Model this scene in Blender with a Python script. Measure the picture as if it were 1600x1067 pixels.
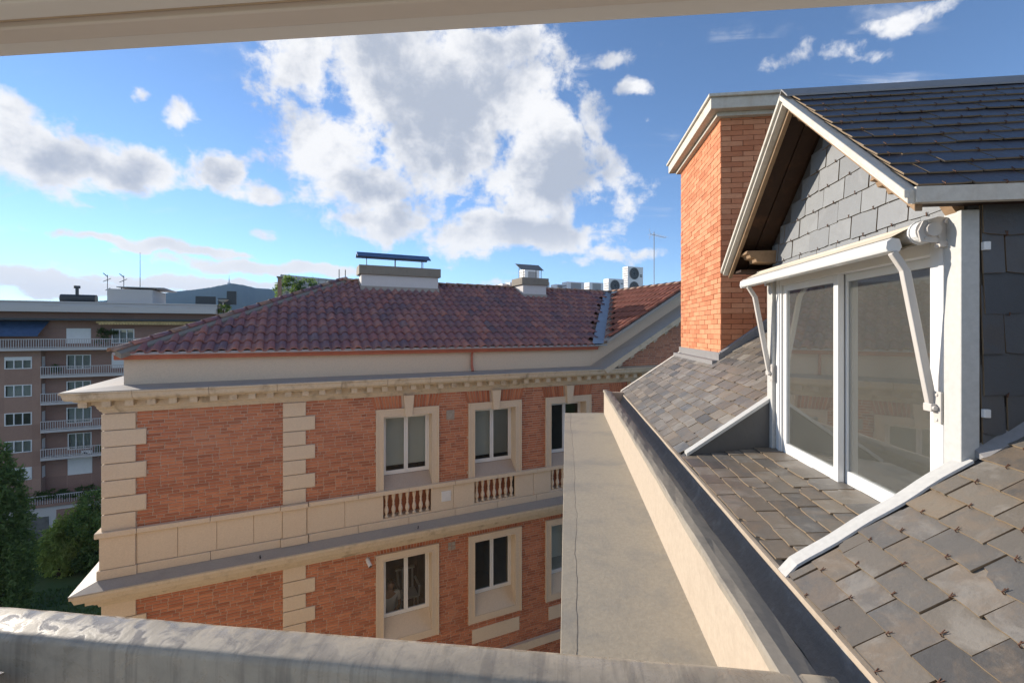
import bpy, math, random
from mathutils import Vector, Matrix
random.seed(7)
R = math.radians
for o in list(bpy.data.objects): bpy.data.objects.remove(o)
SC = bpy.context.scene
COL = SC.collection

# ------------------------------------------------------------------ camera, sky, sun, exposure
GROUND = -21.5                      # eye level is z = 0
FPX, HOR = 711.0, 516.0             # focal length and horizon in photo pixels (1600 x 1067)
YAW = math.atan2(85, 711)
cam = bpy.data.cameras.new('camera'); camo = bpy.data.objects.new('camera', cam); COL.objects.link(camo)
cam.sensor_width = 36.0; cam.lens = 36.0 * FPX / 1600
cam.shift_y = -(533.5 - HOR) / 1600
cam.clip_start = 0.05; cam.clip_end = 12000
camo.location = (0, 0, 0); camo.rotation_euler = (R(90), 0, YAW)
SC.camera = camo
SC.view_settings.view_transform = 'Standard'; SC.view_settings.look = 'None'
SC.view_settings.gamma = 1.0; SC.view_settings.use_curve_mapping = False
SC.view_settings.exposure = 1.85
CLOUD = 0.56                        # radiance of the whitest cloud

SUN_A, SUN_E = R(65), R(17)       # azimuth from +Y towards -X, elevation
SUN = Vector((-math.sin(SUN_A) * math.cos(SUN_E), math.cos(SUN_A) * math.cos(SUN_E), math.sin(SUN_E)))
sl = bpy.data.lights.new('sun', 'SUN'); sl.energy = 2.2; sl.angle = R(0.5); sl.color = (1.0, 0.90, 0.76)
so = bpy.data.objects.new('sun', sl); COL.objects.link(so)
so.rotation_euler = (-SUN).to_track_quat('-Z', 'Y').to_euler()

def ray(px, py):
    u = (px - 800) / FPX; v = (HOR - py) / FPX
    ca, sa = math.cos(YAW), math.sin(YAW)
    return Vector((u * ca - sa, u * sa + ca, v))

class NT:
    """small node-tree helper"""
    def __init__(s, tree): s.t = tree; s.n = tree.nodes; s.l = tree.links
    def node(s, typ, **kw):
        n = s.n.new(typ)
        for k, v in kw.items(): setattr(n, k, v)
        return n
    def put(s, sock, v):
        if isinstance(v, bpy.types.NodeSocket): s.l.new(v, sock)
        elif v is not None: sock.default_value = v
    def m(s, op, a, b=None, c=None, clamp=False):
        n = s.node('ShaderNodeMath', operation=op); n.use_clamp = clamp
        s.put(n.inputs[0], a); s.put(n.inputs[1], b)
        if c is not None: s.put(n.inputs[2], c)
        return n.outputs[0]
    def mix(s, f, a, b, mode='MIX'):
        n = s.node('ShaderNodeMix', data_type='RGBA', blend_type=mode)
        s.put(n.inputs[0], f); s.put(n.inputs[6], a); s.put(n.inputs[7], b)
        return n.outputs[2]
    def noise(s, vec, scale, detail=4, rough=.55, dist=0):
        n = s.node('ShaderNodeTexNoise'); s.put(n.inputs['Vector'], vec)
        n.inputs['Scale'].default_value = scale; n.inputs['Detail'].default_value = detail
        n.inputs['Roughness'].default_value = rough; n.inputs['Distortion'].default_value = dist
        return n.outputs[0]
    def ramp(s, f, stops, interp='LINEAR'):
        n = s.node('ShaderNodeValToRGB'); r = n.color_ramp; r.interpolation = interp
        while len(r.elements) < len(stops): r.elements.new(.5)
        for e, (p, c) in zip(r.elements, stops):
            e.position = p; e.color = (*c, 1) if len(c) == 3 else c
        s.put(n.inputs[0], f); return n.outputs[0]
    def sstep(s, x, a, b):
        n = s.node('ShaderNodeMapRange', interpolation_type='SMOOTHSTEP'); s.put(n.inputs[0], x)
        n.inputs[1].default_value = a; n.inputs[2].default_value = b; return n.outputs[0]
    def scalev(s, vec, sc):
        n = s.node('ShaderNodeMapping'); s.put(n.inputs[0], vec); n.inputs['Scale'].default_value = sc; return n.outputs[0]
def c4(c): return (*c, 1)

def make_world():
    w = bpy.data.worlds.new('World'); SC.world = w; w.use_nodes = True
    w.cycles.sampling_method = 'MANUAL'; w.cycles.sample_map_resolution = 256
    t = NT(w.node_tree); t.n.clear()
    sky = t.node('ShaderNodeTexSky', sky_type='NISHITA'); sky.sun_disc = False
    sky.sun_elevation = SUN_E; sky.sun_rotation = -SUN_A
    sky.altitude = 400; sky.air_density = 0.72; sky.dust_density = 0.0; sky.ozone_density = 3.0
    bg = t.node('ShaderNodeBackground'); t.l.new(sky.outputs[0], bg.inputs[0]); bg.inputs[1].default_value = 0.062
    d = t.node('ShaderNodeTexCoord').outputs['Generated']
    sx = t.node('ShaderNodeSeparateXYZ'); t.l.new(d, sx.inputs[0]); X, Y, Z = sx.outputs
    az = t.m('ARCTAN2', X, Y); el = t.m('ARCSINE', Z)
    zz = t.m('ADD', t.m('MAXIMUM', Z, 0.0), 0.22)
    cv = t.node('ShaderNodeCombineXYZ'); t.put(cv.inputs[0], t.m('DIVIDE', X, zz)); t.put(cv.inputs[1], t.m('DIVIDE', Y, zz)); t.put(cv.inputs[2], t.m('MULTIPLY', Z, 2.0))
    v = cv.outputs[0]
    warp = t.node('ShaderNodeTexNoise'); t.put(warp.inputs['Vector'], d); warp.inputs['Scale'].default_value = 5.0; warp.inputs['Detail'].default_value = 5
    wx = t.node('ShaderNodeSeparateColor'); t.l.new(warp.outputs['Color'], wx.inputs[0])
    azw = t.m('ADD', az, t.m('MULTIPLY', t.m('SUBTRACT', wx.outputs[0], .5), .22)); elw = t.m('ADD', el, t.m('MULTIPLY', t.m('SUBTRACT', wx.outputs[1], .5), .13))
    # cloud banks: direction (as photo position), half sizes in degrees, weight
    banks = [(720, 150, 15, 9, 1.0), (850, 270, 9.5, 8.5, 1.0), (640, 110, 11, 6, .95), (600, 340, 10, 3.2, .9), (800, 370, 14, 3.0, 1.0),
             (480, 110, 6, 5, .85), (500, 215, 7, 5, .85), (960, 190, 4.0, 6, .6), (760, 75, 10, 4, .9), (560, 290, 8, 4, .85), (700, 230, 10, 8, .95),
             (80, 240, 7.0, 4.2, 1.0), (210, 262, 6.5, 2.6, .95), (20, 180, 5, 3.2, .8), (295, 195, 2.8, 2.2, .8), (350, 275, 3.4, 2.8, .78), (400, 300, 3.5, 1.4, .7), (215, 155, 1.6, 1.0, .66), (400, 355, 2.2, .9, .66), (450, 180, 4, 4, .72), (1010, 130, 2.6, 1.8, .7), (960, 280, 4, 5, .75),
             (260, 382, 11, .65, .84), (430, 412, 13, 1.0, .9), (60, 440, 13, 1.3, .95), (330, 437, 13, .8, .85),
             (990, 85, 4, 1.5, .68), (1250, 100, 5, 1.8, .60), (1330, 85, 4, 1.0, .55), (1450, 12, 7, 1.2, .58), (1035, 190, 2, 1.4, .52), (970, 390, 8, 1.3, .66), (560, 450, 30, 1.6, .6)]
    mask = None
    for px, py, sa_, se_, wt in banks:
        r = ray(px, py).normalized(); a0 = math.atan2(r.x, r.y); e0 = math.asin(r.z)
        a = t.m('DIVIDE', t.m('SUBTRACT', azw, a0), R(sa_)); e = t.m('DIVIDE', t.m('SUBTRACT', elw, e0), R(se_))
        g = t.m('MULTIPLY', t.m('EXPONENT', t.m('MULTIPLY', t.m('ADD', t.m('MULTIPLY', a, a), t.m('MULTIPLY', e, e)), -1.0)), wt)
        mask = g if mask is None else t.m('MAXIMUM', mask, g)
    # scattered cloud over the rest of the sky
    vo = t.node('ShaderNodeVectorMath', operation='ADD'); t.put(vo.inputs[0], v); vo.inputs[1].default_value = (4.3, 1.9, 0.0)
    big = t.noise(vo.outputs[0], .5, 2, .5)
    mask = t.m('MAXIMUM', mask, t.m('MULTIPLY', t.sstep(big, .52, .66), .85))
    f1 = t.noise(d, 7.0, 12, .62, .2)
    f2 = t.noise(v, 4.0, 10, .6, .2)
    f4 = t.noise(d, 22.0, 9, .68, .3)
    fb = t.m('ADD', t.m('ADD', t.m('MULTIPLY', f1, .48), t.m('MULTIPLY', f2, .24)), t.m('MULTIPLY', f4, .28))
    val = t.m('ADD', t.m('MULTIPLY', t.m('SUBTRACT', fb, .5), 2.9), t.m('SUBTRACT', t.m('MULTIPLY', mask, 1.1), .52))
    dens = t.m('POWER', t.sstep(val, -.12, .22), .9)
    # thin high streaks
    st = t.noise(t.scalev(v, (1.2, 5.0, 1.0)), 1.6, 9, .62, .8)
    dens = t.m('MAXIMUM', dens, t.m('MULTIPLY', t.m('MULTIPLY', t.sstep(st, .56, .80), t.sstep(f1, .42, .62)), .55))
    # thicker cloud is greyer; the side turned to the sun stays white
    shift = t.node('ShaderNodeVectorMath', operation='ADD'); t.put(shift.inputs[0], d); shift.inputs[1].default_value = (SUN.x * .05, SUN.y * .05, .045)
    g0 = t.noise(d, 7.0, 5, .55, .2); g1 = t.noise(shift.outputs[0], 7.0, 5, .55, .2)
    lit = t.m('SUBTRACT', g0, g1)
    th = t.m('ADD', t.m('MULTIPLY', t.sstep(val, .0, 1.0), 1.15), t.m('MULTIPLY', lit, -3.0))
    f3 = t.noise(d, 4.0, 10, .58, .4)
    th = t.m('ADD', th, t.m('MULTIPLY', t.m('SUBTRACT', f3, .5), .8))
    thick = t.m('MULTIPLY', t.sstep(th, -.22, .85), t.m('ADD', t.m('MULTIPLY', t.sstep(Z, .09, .26), .92), .08))
    ccol = t.mix(thick, c4((.50, .50, .505)), c4((.245, .27, .32)))
    bc = t.node('ShaderNodeBackground'); t.put(bc.inputs[0], ccol); bc.inputs[1].default_value = CLOUD
    mx = t.node('ShaderNodeMixShader'); t.put(mx.inputs[0], dens); t.l.new(bg.outputs[0], mx.inputs[1]); t.l.new(bc.outputs[0], mx.inputs[2])
    out = t.node('ShaderNodeOutputWorld'); t.l.new(mx.outputs[0], out.inputs[0])
make_world()

# ------------------------------------------------------------------ materials
MATS = {}
def mat(name, fn):
    if name in MATS: return MATS[name]
    m = bpy.data.materials.new(name); m.use_nodes = True
    t = NT(m.node_tree); b = m.node_tree.nodes['Principled BSDF']
    fn(t, b); MATS[name] = m; return m
def bump(t, b, h, strength=.3, dist=.01):
    n = t.node('ShaderNodeBump'); n.inputs['Strength'].default_value = strength; n.inputs['Distance'].default_value = dist
    t.put(n.inputs['Height'], h); t.l.new(n.outputs[0], b.inputs['Normal'])
def wpos(t): return t.node('ShaderNodeNewGeometry').outputs['Position']
def rnd(t):
    g = t.node('ShaderNodeNewGeometry').outputs['Random Per Island']; o = t.node('ShaderNodeObjectInfo').outputs['Random']
    return t.m('FRACT', t.m('ADD', g, o))
def rnd2(t): return t.m('FRACT', t.m('MULTIPLY', rnd(t), 17.31))

def plain(name, col, rough=.6, spec=.4, metal=0, var=.15, scale=6, bmp=.15):
    def f(t, b):
        p = wpos(t); n = t.noise(p, scale, 6, .6)
        lo = tuple(x * (1 - var) for x in col); hi = tuple(min(1, x * (1 + var)) for x in col)
        t.put(b.inputs['Base Color'], t.ramp(n, [(.3, lo), (.7, hi)]))
        b.inputs['Roughness'].default_value = rough; b.inputs['Specular IOR Level'].default_value = spec; b.inputs['Metallic'].default_value = metal
        if bmp: bump(t, b, t.noise(p, scale * 12, 4), bmp, .004)
    return mat(name, f)
def stained(name, col, stain, rough=.8, amount=.5, vs=.25, scale=3.0, bmp=.25, lo=.5, hi=.75):
    """plaster, stone or concrete with blotches and vertical runs of dirt"""
    def f(t, b):
        p = wpos(t); n = t.noise(p, scale, 8, .6, .3); s = t.noise(t.scalev(p, (7, 7, .8)), 1.0, 6, .6, .2)
        fine = t.noise(p, 38, 5, .65)
        base = t.mix(t.m('MULTIPLY', t.m('SUBTRACT', fine, .35), .9, clamp=True), c4(tuple(x * .76 for x in col)), c4(tuple(min(1, x * 1.13) for x in col)))
        mid = t.noise(p, 13, 7, .68, .5)
        base = t.mix(t.m('MULTIPLY', t.sstep(mid, .50, .72), .42 * min(1, amount * 1.5)), base, c4(tuple(x * .5 + y * .35 for x, y in zip(col, stain))))
        k = t.m('ADD', t.m('MULTIPLY', t.sstep(n, lo, hi), amount), t.m('MULTIPLY', t.sstep(s, .52, .78), vs), clamp=True)
        t.put(b.inputs['Base Color'], t.mix(k, base, c4(stain)))
        b.inputs['Roughness'].default_value = rough; b.inputs['Specular IOR Level'].default_value = .25
        bump(t, b, t.m('ADD', fine, t.m('MULTIPLY', n, 2.0)), bmp, .004)
    return mat(name, f)
def brickmat(name, stops, rough=.85):
    def f(t, b):
        p = wpos(t); c = t.ramp(rnd(t), stops)
        n = t.noise(p, 9, 6, .6); n2 = t.noise(p, 55, 4, .6); n3 = t.noise(p, 1.3, 5, .6)
        c = t.mix(t.m('MULTIPLY', t.sstep(n, .40, .80), .25), c, c4(tuple(x * .55 for x in stops[0][1])))
        c = t.mix(t.m('MULTIPLY', t.sstep(n3, .52, .72), .10), c, c4((.45, .31, .23)))
        t.put(b.inputs['Base Color'], t.mix(t.m('MULTIPLY', n2, .10), c, c4((.5, .3, .2))))
        b.inputs['Roughness'].default_value = rough; b.inputs['Specular IOR Level'].default_value = .2
        bump(t, b, n2, .35, .004)
    return mat(name, f)
def slatemat(name, stops, rough=.5, patch=(.22, .15, .10), pamt=.5, light=(.34, .32, .29), lamt=.35, spec=.5):
    def f(t, b):
        p = wpos(t); c = t.ramp(rnd(t), stops)
        n = t.noise(p, 10, 10, .68, .3); n2 = t.noise(p, 5.1, 10, .68, .6); fine = t.noise(p, 70, 6, .7)
        edge = t.sstep(t.m('ADD', n, t.m('MULTIPLY', rnd2(t), .22)), .55, .78)
        c = t.mix(t.m('MULTIPLY', edge, pamt), c, c4(patch))
        c = t.mix(t.m('MULTIPLY', t.sstep(t.m('ADD', n2, t.m('MULTIPLY', rnd(t), .16)), .58, .74), lamt), c, c4(light))
        c = t.mix(t.m('MULTIPLY', t.m('SUBTRACT', fine, .3), .5, clamp=True), c, t.mix(1.0, c, c4((1.5, 1.45, 1.4)), 'MULTIPLY'))
        t.put(b.inputs['Base Color'], c)
        t.put(b.inputs['Roughness'], t.m('ADD', t.m('MULTIPLY', fine, .25), rough - .12)); b.inputs['Specular IOR Level'].default_value = spec
        bump(t, b, t.m('ADD', t.noise(p, 22, 8, .65, .4), t.m('MULTIPLY', fine, .4)), .55, .005)
    return mat(name, f)
def glassmat(name, tint=(.75, .8, .8), refl=1.0, dirt=.0):
    def f(t, b):
        out = [n for n in t.n if n.type == 'OUTPUT_MATERIAL'][0]
        tr = t.node('ShaderNodeBsdfTransparent'); tr.inputs[0].default_value = c4(tint)
        gl = t.node('ShaderNodeBsdfGlossy'); gl.inputs['Roughness'].default_value = .012
        fr = t.node('ShaderNodeFresnel'); fr.inputs[0].default_value = 1.5
        mx = t.node('ShaderNodeMixShader'); t.put(mx.inputs[0], t.m('MULTIPLY', fr.outputs[0], 1.75 * refl, clamp=True)); t.l.new(tr.outputs[0], mx.inputs[1]); t.l.new(gl.outputs[0], mx.inputs[2])
        last = mx.outputs[0]
        if dirt:
            df = t.node('ShaderNodeBsdfDiffuse'); df.inputs[0].default_value = (.5, .49, .45, 1)
            p = wpos(t); k = t.m('MULTIPLY', t.m('ADD', t.m('MULTIPLY', t.sstep(t.noise(p, 120, 4, .7), .5, .8), .35), t.m('ADD', t.m('MULTIPLY', t.noise(p, 2.5, 3), .4), .45)), dirt)
            m2 = t.node('ShaderNodeMixShader'); t.put(m2.inputs[0], k); t.l.new(last, m2.inputs[1]); t.l.new(df.outputs[0], m2.inputs[2]); last = m2.outputs[0]
        t.l.new(last, out.inputs[0])
    return mat(name, f)
def leafmat(name, a, b_, trans=.5):
    def f(t, b):
        c = t.ramp(t.m('FRACT', t.m('MULTIPLY', t.node('ShaderNodeNewGeometry').outputs['Random Per Island'], 7.7)), [(0, a), (1, b_)])
        c = t.mix(t.m('MULTIPLY', t.noise(wpos(t), .9, 4), .5), c, c4(tuple(x * .7 for x in a)))
        t.put(b.inputs['Base Color'], c); b.inputs['Roughness'].default_value = .6; b.inputs['Specular IOR Level'].default_value = .25
        tl_ = t.node('ShaderNodeBsdfTranslucent'); t.put(tl_.inputs[0], t.mix(1.0, c, c4((1.5, 1.6, .9)), 'MULTIPLY')); mx = t.node('ShaderNodeMixShader'); mx.inputs[0].default_value = trans
        out = [n for n in t.n if n.type == 'OUTPUT_MATERIAL'][0]; t.l.new(b.outputs[0], mx.inputs[1]); t.l.new(tl_.outputs[0], mx.inputs[2]); t.l.new(mx.outputs[0], out.inputs[0])
    return mat(name, f)

STONE = stained('cream_stone', (.73, .60, .455), (.55, .42, .30), amount=.4, vs=.3)
STONE2 = stained('weathered_cornice_stone', (.68, .57, .43), (.19, .15, .105), amount=.55, vs=.25, scale=3.6, lo=.52, hi=.72)
PLASTER = stained('attic_plaster', (.73, .60, .455), (.63, .50, .37), amount=.35, vs=.12)
LEAD = stained('cornice_lead', (.42, .385, .345), (.26, .24, .22), rough=.6, amount=.5, vs=.1, scale=2)
BRICK = brickmat('facade_brick', [(0, (.30, .105, .058)), (.4, (.44, .16, .085)), (.75, (.51, .205, .11)), (1, (.35, .12, .07))])
MORTAR = stained('mortar', (.66, .53, .43), (.52, .36, .27), amount=.5, vs=.2)
CHBRICK = brickmat('chimney_brick', [(0, (.45, .158, .076)), (.4, (.56, .225, .115)), (.75, (.63, .285, .155)), (1, (.50, .185, .095))])
CHMORTAR = stained('chimney_mortar', (.36, .18, .10), (.27, .125, .07), amount=.4, vs=.1)
TILE = slatemat('roof_tile', [(0, (.125, .082, .098)), (.25, (.245, .10, .092)), (.5, (.175, .095, .10)), (.78, (.285, .115, .092)), (.95, (.32, .13, .095)), (1, (.13, .09, .105))], rough=.42, patch=(.13, .095, .115), pamt=.35, light=(.28, .22, .23), lamt=.3, spec=.5)
TERRA = slatemat('ridge_tile', [(0, (.24, .13, .10)), (1, (.34, .22, .16))], rough=.7, patch=(.16, .10, .08), spec=.2)
SLATE = slatemat('roof_slate', [(0, (.062, .060, .058)), (.2, (.138, .118, .094)), (.42, (.095, .092, .088)), (.65, (.175, .146, .11)), (.82, (.112, .105, .098)), (.93, (.20, .175, .14)), (1, (.075, .077, .082))], rough=.43, patch=(.20, .145, .095), pamt=.4, light=(.30, .28, .25), lamt=.35)
SLATEW = slatemat('wall_slate', [(0, (.15, .16, .172)), (.5, (.185, .195, .205)), (1, (.165, .175, .19))], rough=.55, patch=(.14, .14, .145), pamt=.3, light=(.25, .26, .27), lamt=.25)
SLATED = slatemat('dark_slate', [(0, (.055, .057, .062)), (.5, (.085, .086, .090)), (1, (.07, .068, .068))], rough=.5, patch=(.075, .055, .04), pamt=.4, light=(.09, .09, .09), lamt=.25)
SLATER = slatemat('dormer_slate', [(0, (.040, .040, .050)), (.5, (.058, .054, .062)), (1, (.045, .045, .055))], rough=.34, patch=(.075, .055, .045), pamt=.4, light=(.11, .10, .10), lamt=.25, spec=.6)
SEDGE = stained('slate_edge', (.27, .20, .13), (.12, .09, .065), amount=.7, vs=0, scale=14)
COPPER = plain('hook_copper', (.11, .055, .035), .7, .3, 0)
CONC = stained('ledge_concrete', (.42, .37, .29), (.25, .235, .205), rough=.82, amount=.75, vs=.0, scale=2.6, bmp=.5, lo=.46, hi=.7)
CONC2 = stained('parapet_cap_concrete', (.34, .30, .245), (.17, .155, .135), rough=.8, amount=.7, vs=.1, scale=6)
RENDER = stained('parapet_render', (.52, .435, .345), (.33, .27, .21), rough=.85, amount=.35, vs=.5, scale=5)
GUTTER = stained('gutter_bitumen', (.34, .31, .27), (.50, .47, .42), rough=.4, amount=.6, vs=.0, scale=9, bmp=.9)
WHITE = stained('white_paint', (.58, .575, .555), (.44, .42, .38), rough=.45, amount=.25, vs=.12, scale=4, bmp=.05)
ALU = plain('white_aluminium', (.66, .66, .655), .32, .5, 0, .04, 3, 0)
AWN = plain('awning_grey', (.50, .47, .44), .4, .5, 0, .06, 5, .05)
CANVAS = plain('awning_canvas', (.62, .55, .44), .9, .1, 0, .1, 5, .2)
OLDPAINT = stained('old_white_paint', (.66, .62, .55), (.36, .27, .19), rough=.65, amount=.45, vs=.35, scale=9)
WOOD = stained('dark_soffit_wood', (.045, .024, .015), (.11, .05, .024), rough=.7, amount=.6, vs=.2, scale=5)
WOODL = stained('weathered_wood', (.34, .225, .135), (.15, .085, .05), rough=.75, amount=.7, vs=.2, scale=7)
ZINC = stained('zinc_flashing', (.30, .29, .29), (.19, .185, .19), rough=.5, amount=.5, vs=.2, scale=6, bmp=.1)
BLUEZ = plain('valley_zinc', (.27, .30, .34), .45, .5, .2, .12, 3, .05)
RED = plain('red_gutter', (.40, .125, .075), .45, .4, 0, .15, 3, .05)
GREYG = plain('gutter_rim', (.36, .34, .36), .5, .4, 0, .1, 3, .05)
WWALL = stained('white_stack_render', (.72, .69, .68), (.60, .57, .56), amount=.35, vs=.15, scale=2)
STACKC = stained('stack_concrete', (.30, .265, .22), (.18, .15, .125), amount=.6, vs=.4, scale=4)
BLUE = plain('blue_cowl_metal', (.035, .085, .19), .35, .5, .2, .15, 3, .05)
DARKM = plain('dark_metal', (.045, .05, .055), .45, .5, .3)
GLASS = glassmat('window_glass', (.62, .66, .66), 1.0, .012)
GLASSD = glassmat('sliding_glass', (.62, .66, .65), 2.3, .12)
BLIND = plain('roller_blind', (.60, .61, .57), .9, .1, 0, .04, 2, 0)
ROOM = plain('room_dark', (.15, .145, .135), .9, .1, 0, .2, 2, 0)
ROOMW = plain('room_wall_grey', (.34, .35, .34), .9, .1, 0, .1, 2, 0)
MARBLE = stained('sill_marble', (.50, .41, .34), (.38, .30, .25), amount=.4, vs=0)
VENT = plain('vent_grey', (.30, .26, .22), .8, .1, 0, .2, 20)
ACW = plain('ac_white', (.72, .71, .69), .45, .4, 0, .05, 3, 0)
ACG = plain('ac_grille', (.33, .32, .31), .6, .3, 0, .1, 40)
ABRICK = brickmat('apartment_brick', [(0, (.28, .18, .14)), (1, (.35, .23, .18))])
ABRICK2 = brickmat('apartment_brick_dark', [(0, (.25, .155, .125)), (1, (.31, .195, .155))])
AWHITE = stained('apartment_white', (.62, .59, .57), (.48, .45, .43), amount=.35, vs=.2, scale=.6)
AYEL = plain('apartment_yellow_awning', (.60, .44, .22), .8, .1, 0, .2, 3)
ABLUE = plain('apartment_blue_awning', (.06, .10, .19), .8, .1, 0, .15, 2)
LEAF_D = leafmat('conifer_leaf', (.10, .16, .06), (.22, .29, .11))
LEAF_Y = leafmat('willow_leaf', (.26, .32, .10), (.40, .45, .17))
LEAF_H = leafmat('hedge_leaf', (.06, .10, .035), (.12, .17, .06))
BARK = plain('bark', (.09, .065, .045), .9, .1, 0, .3, 6)
GRASS = stained('grass_ground', (.10, .15, .05), (.17, .15, .08), amount=.5, vs=0, scale=.7)
ASPHALT = stained('asphalt', (.085, .085, .09), (.06, .06, .062), amount=.4, vs=0, scale=.5)
HILLM = stained('hill_wood', (.022, .036, .026), (.034, .045, .030), amount=.6, vs=0, scale=.012, bmp=0)
SKIN = plain('skin', (.42, .24, .16), .6, .3, 0, .05, 3, 0)
SHIRT = plain('white_shirt', (.78, .78, .78), .9, .1, 0, .05, 6, .1)
TROUSER = plain('dark_trousers', (.035, .035, .045), .9, .1)
HAIR = plain('dark_hair', (.02, .015, .012), .6, .3)

HILLM.node_tree.nodes['Principled BSDF'].inputs['Specular IOR Level'].default_value = 0
# ------------------------------------------------------------------ mesh builders
class MB:
    def __init__(s): s.v = []; s.f = []
    def quad(s, a, b, c, d):
        i = len(s.v); s.v += [tuple(a), tuple(b), tuple(c), tuple(d)]; s.f.append((i, i + 1, i + 2, i + 3)); return s
    def box(s, x0, x1, y0, y1, z0, z1):
        i = len(s.v)
        s.v += [(x0, y0, z0), (x1, y0, z0), (x1, y1, z0), (x0, y1, z0), (x0, y0, z1), (x1, y0, z1), (x1, y1, z1), (x0, y1, z1)]
        s.f += [tuple(i + k for k in q) for q in ((0, 3, 2, 1), (4, 5, 6, 7), (0, 1, 5, 4), (1, 2, 6, 5), (2, 3, 7, 6), (3, 0, 4, 7))]; return s
    def hexa(s, bot, top):
        i = len(s.v); s.v += [tuple(p) for p in bot] + [tuple(p) for p in top]; n = len(bot)
        s.f += [tuple(i + n - 1 - k for k in range(n)), tuple(i + n + k for k in range(n))]
        s.f += [(i + k, i + (k + 1) % n, i + n + (k + 1) % n, i + n + k) for k in range(n)]; return s
    def bar(s, a, b, w, h, up=(0, 0, 1)):
        a = Vector(a); b = Vector(b); d = (b - a).normalized(); u = Vector(up); r = d.cross(u)
        if r.length < 1e-4: r = d.cross(Vector((0, 1, 0)))
        r.normalize(); u = r.cross(d).normalized(); r *= w / 2; u *= h / 2
        return s.hexa([a - r - u, a + r - u, a + r + u, a - r + u], [b - r - u, b + r - u, b + r + u, b - r + u])
    def tube(s, a, b, r0, r1=None, n=8):
        r1 = r0 if r1 is None else r1
        a = Vector(a); b = Vector(b); d = (b - a).normalized(); x = d.orthogonal().normalized(); y = d.cross(x)
        c = [(x * math.cos(2 * math.pi * k / n) + y * math.sin(2 * math.pi * k / n)) for k in range(n)]
        return s.hexa([a + q * r0 for q in c], [b + q * r1 for q in c])
    def prism(s, poly, axis, a, b):
        """poly of 2-D points extruded along axis: 'x' -> (y,z), 'y' -> (x,z), 'z' -> (x,y)"""
        P = {'x': lambda p, t: (t, p[0], p[1]), 'y': lambda p, t: (p[0], t, p[1]), 'z': lambda p, t: (p[0], p[1], t)}[axis]
        return s.hexa([P(p, a) for p in poly], [P(p, b) for p in poly])
    def lathe(s, prof, cx, cy, n=10):
        i = len(s.v); m = len(prof)
        for k in range(n):
            t = 2 * math.pi * k / n
            for r, z in prof: s.v.append((cx + r * math.cos(t), cy + r * math.sin(t), z))
        for k in range(n):
            k2 = (k + 1) % n
            for j in range(m - 1): s.f.append((i + k * m + j, i + k2 * m + j, i + k2 * m + j + 1, i + k * m + j + 1))
        return s
    def mesh(s, name, m, smooth=False):
        me = bpy.data.meshes.new(name); me.from_pydata(s.v, [], s.f); me.materials.append(m)
        import bmesh
        bm = bmesh.new(); bm.from_mesh(me); bmesh.ops.recalc_face_normals(bm, faces=bm.faces); bm.to_mesh(me); bm.free()
        if smooth:
            me.polygons.foreach_set('use_smooth', [True] * len(me.polygons))
        return me
    def build(s, name, m, parent=None, smooth=False, kind=None, bevel=0):
        return place(name, s.mesh(name, m, smooth), parent, kind=kind, bevel=bevel)
BASEZ = {}
def place(name, me, parent=None, kind=None, mtx=None, bevel=0):
    o = bpy.data.objects.new(name, me); COL.objects.link(o); o.parent = parent
    off = Vector((0, 0, 0))
    if parent is not None and parent.type == 'EMPTY': off = Vector((-BASEZ[parent.name][0], -BASEZ[parent.name][1], -BASEZ[parent.name][2]))
    if mtx is not None: o.matrix_local = Matrix.Translation(off) @ mtx
    else: o.location = off
    if kind: o['kind'] = kind
    if bevel:
        b = o.modifiers.new('bevel', 'BEVEL'); b.width = bevel; b.segments = 2; b.limit_method = 'ANGLE'
    return o
def tag(o, label=None, cat=None, group=None, kind=None):
    if label: o['label'] = label
    if cat: o['category'] = cat
    if group: o['group'] = group
    if kind: o['kind'] = kind
    return o
def thing(name, label, cat, frame_loc=(0, 0, 0), rz=0, base=(0, 0, 0), group=None):
    """Empty at the thing's base; children are given in the frame whose origin is frame_loc (rotated by rz), base = base point in that frame"""
    o = bpy.data.objects.new(name, None); COL.objects.link(o)
    o.location = Vector(frame_loc) + Matrix.Rotation(rz, 3, 'Z') @ Vector(base); o.rotation_euler = (0, 0, rz); o.empty_display_size = .2
    BASEZ[o.name] = tuple(base)
    return tag(o, label, cat, group)
def struct(name, mb, m, kind='structure'): return tag(mb.build(name, m), kind=kind)

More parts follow.
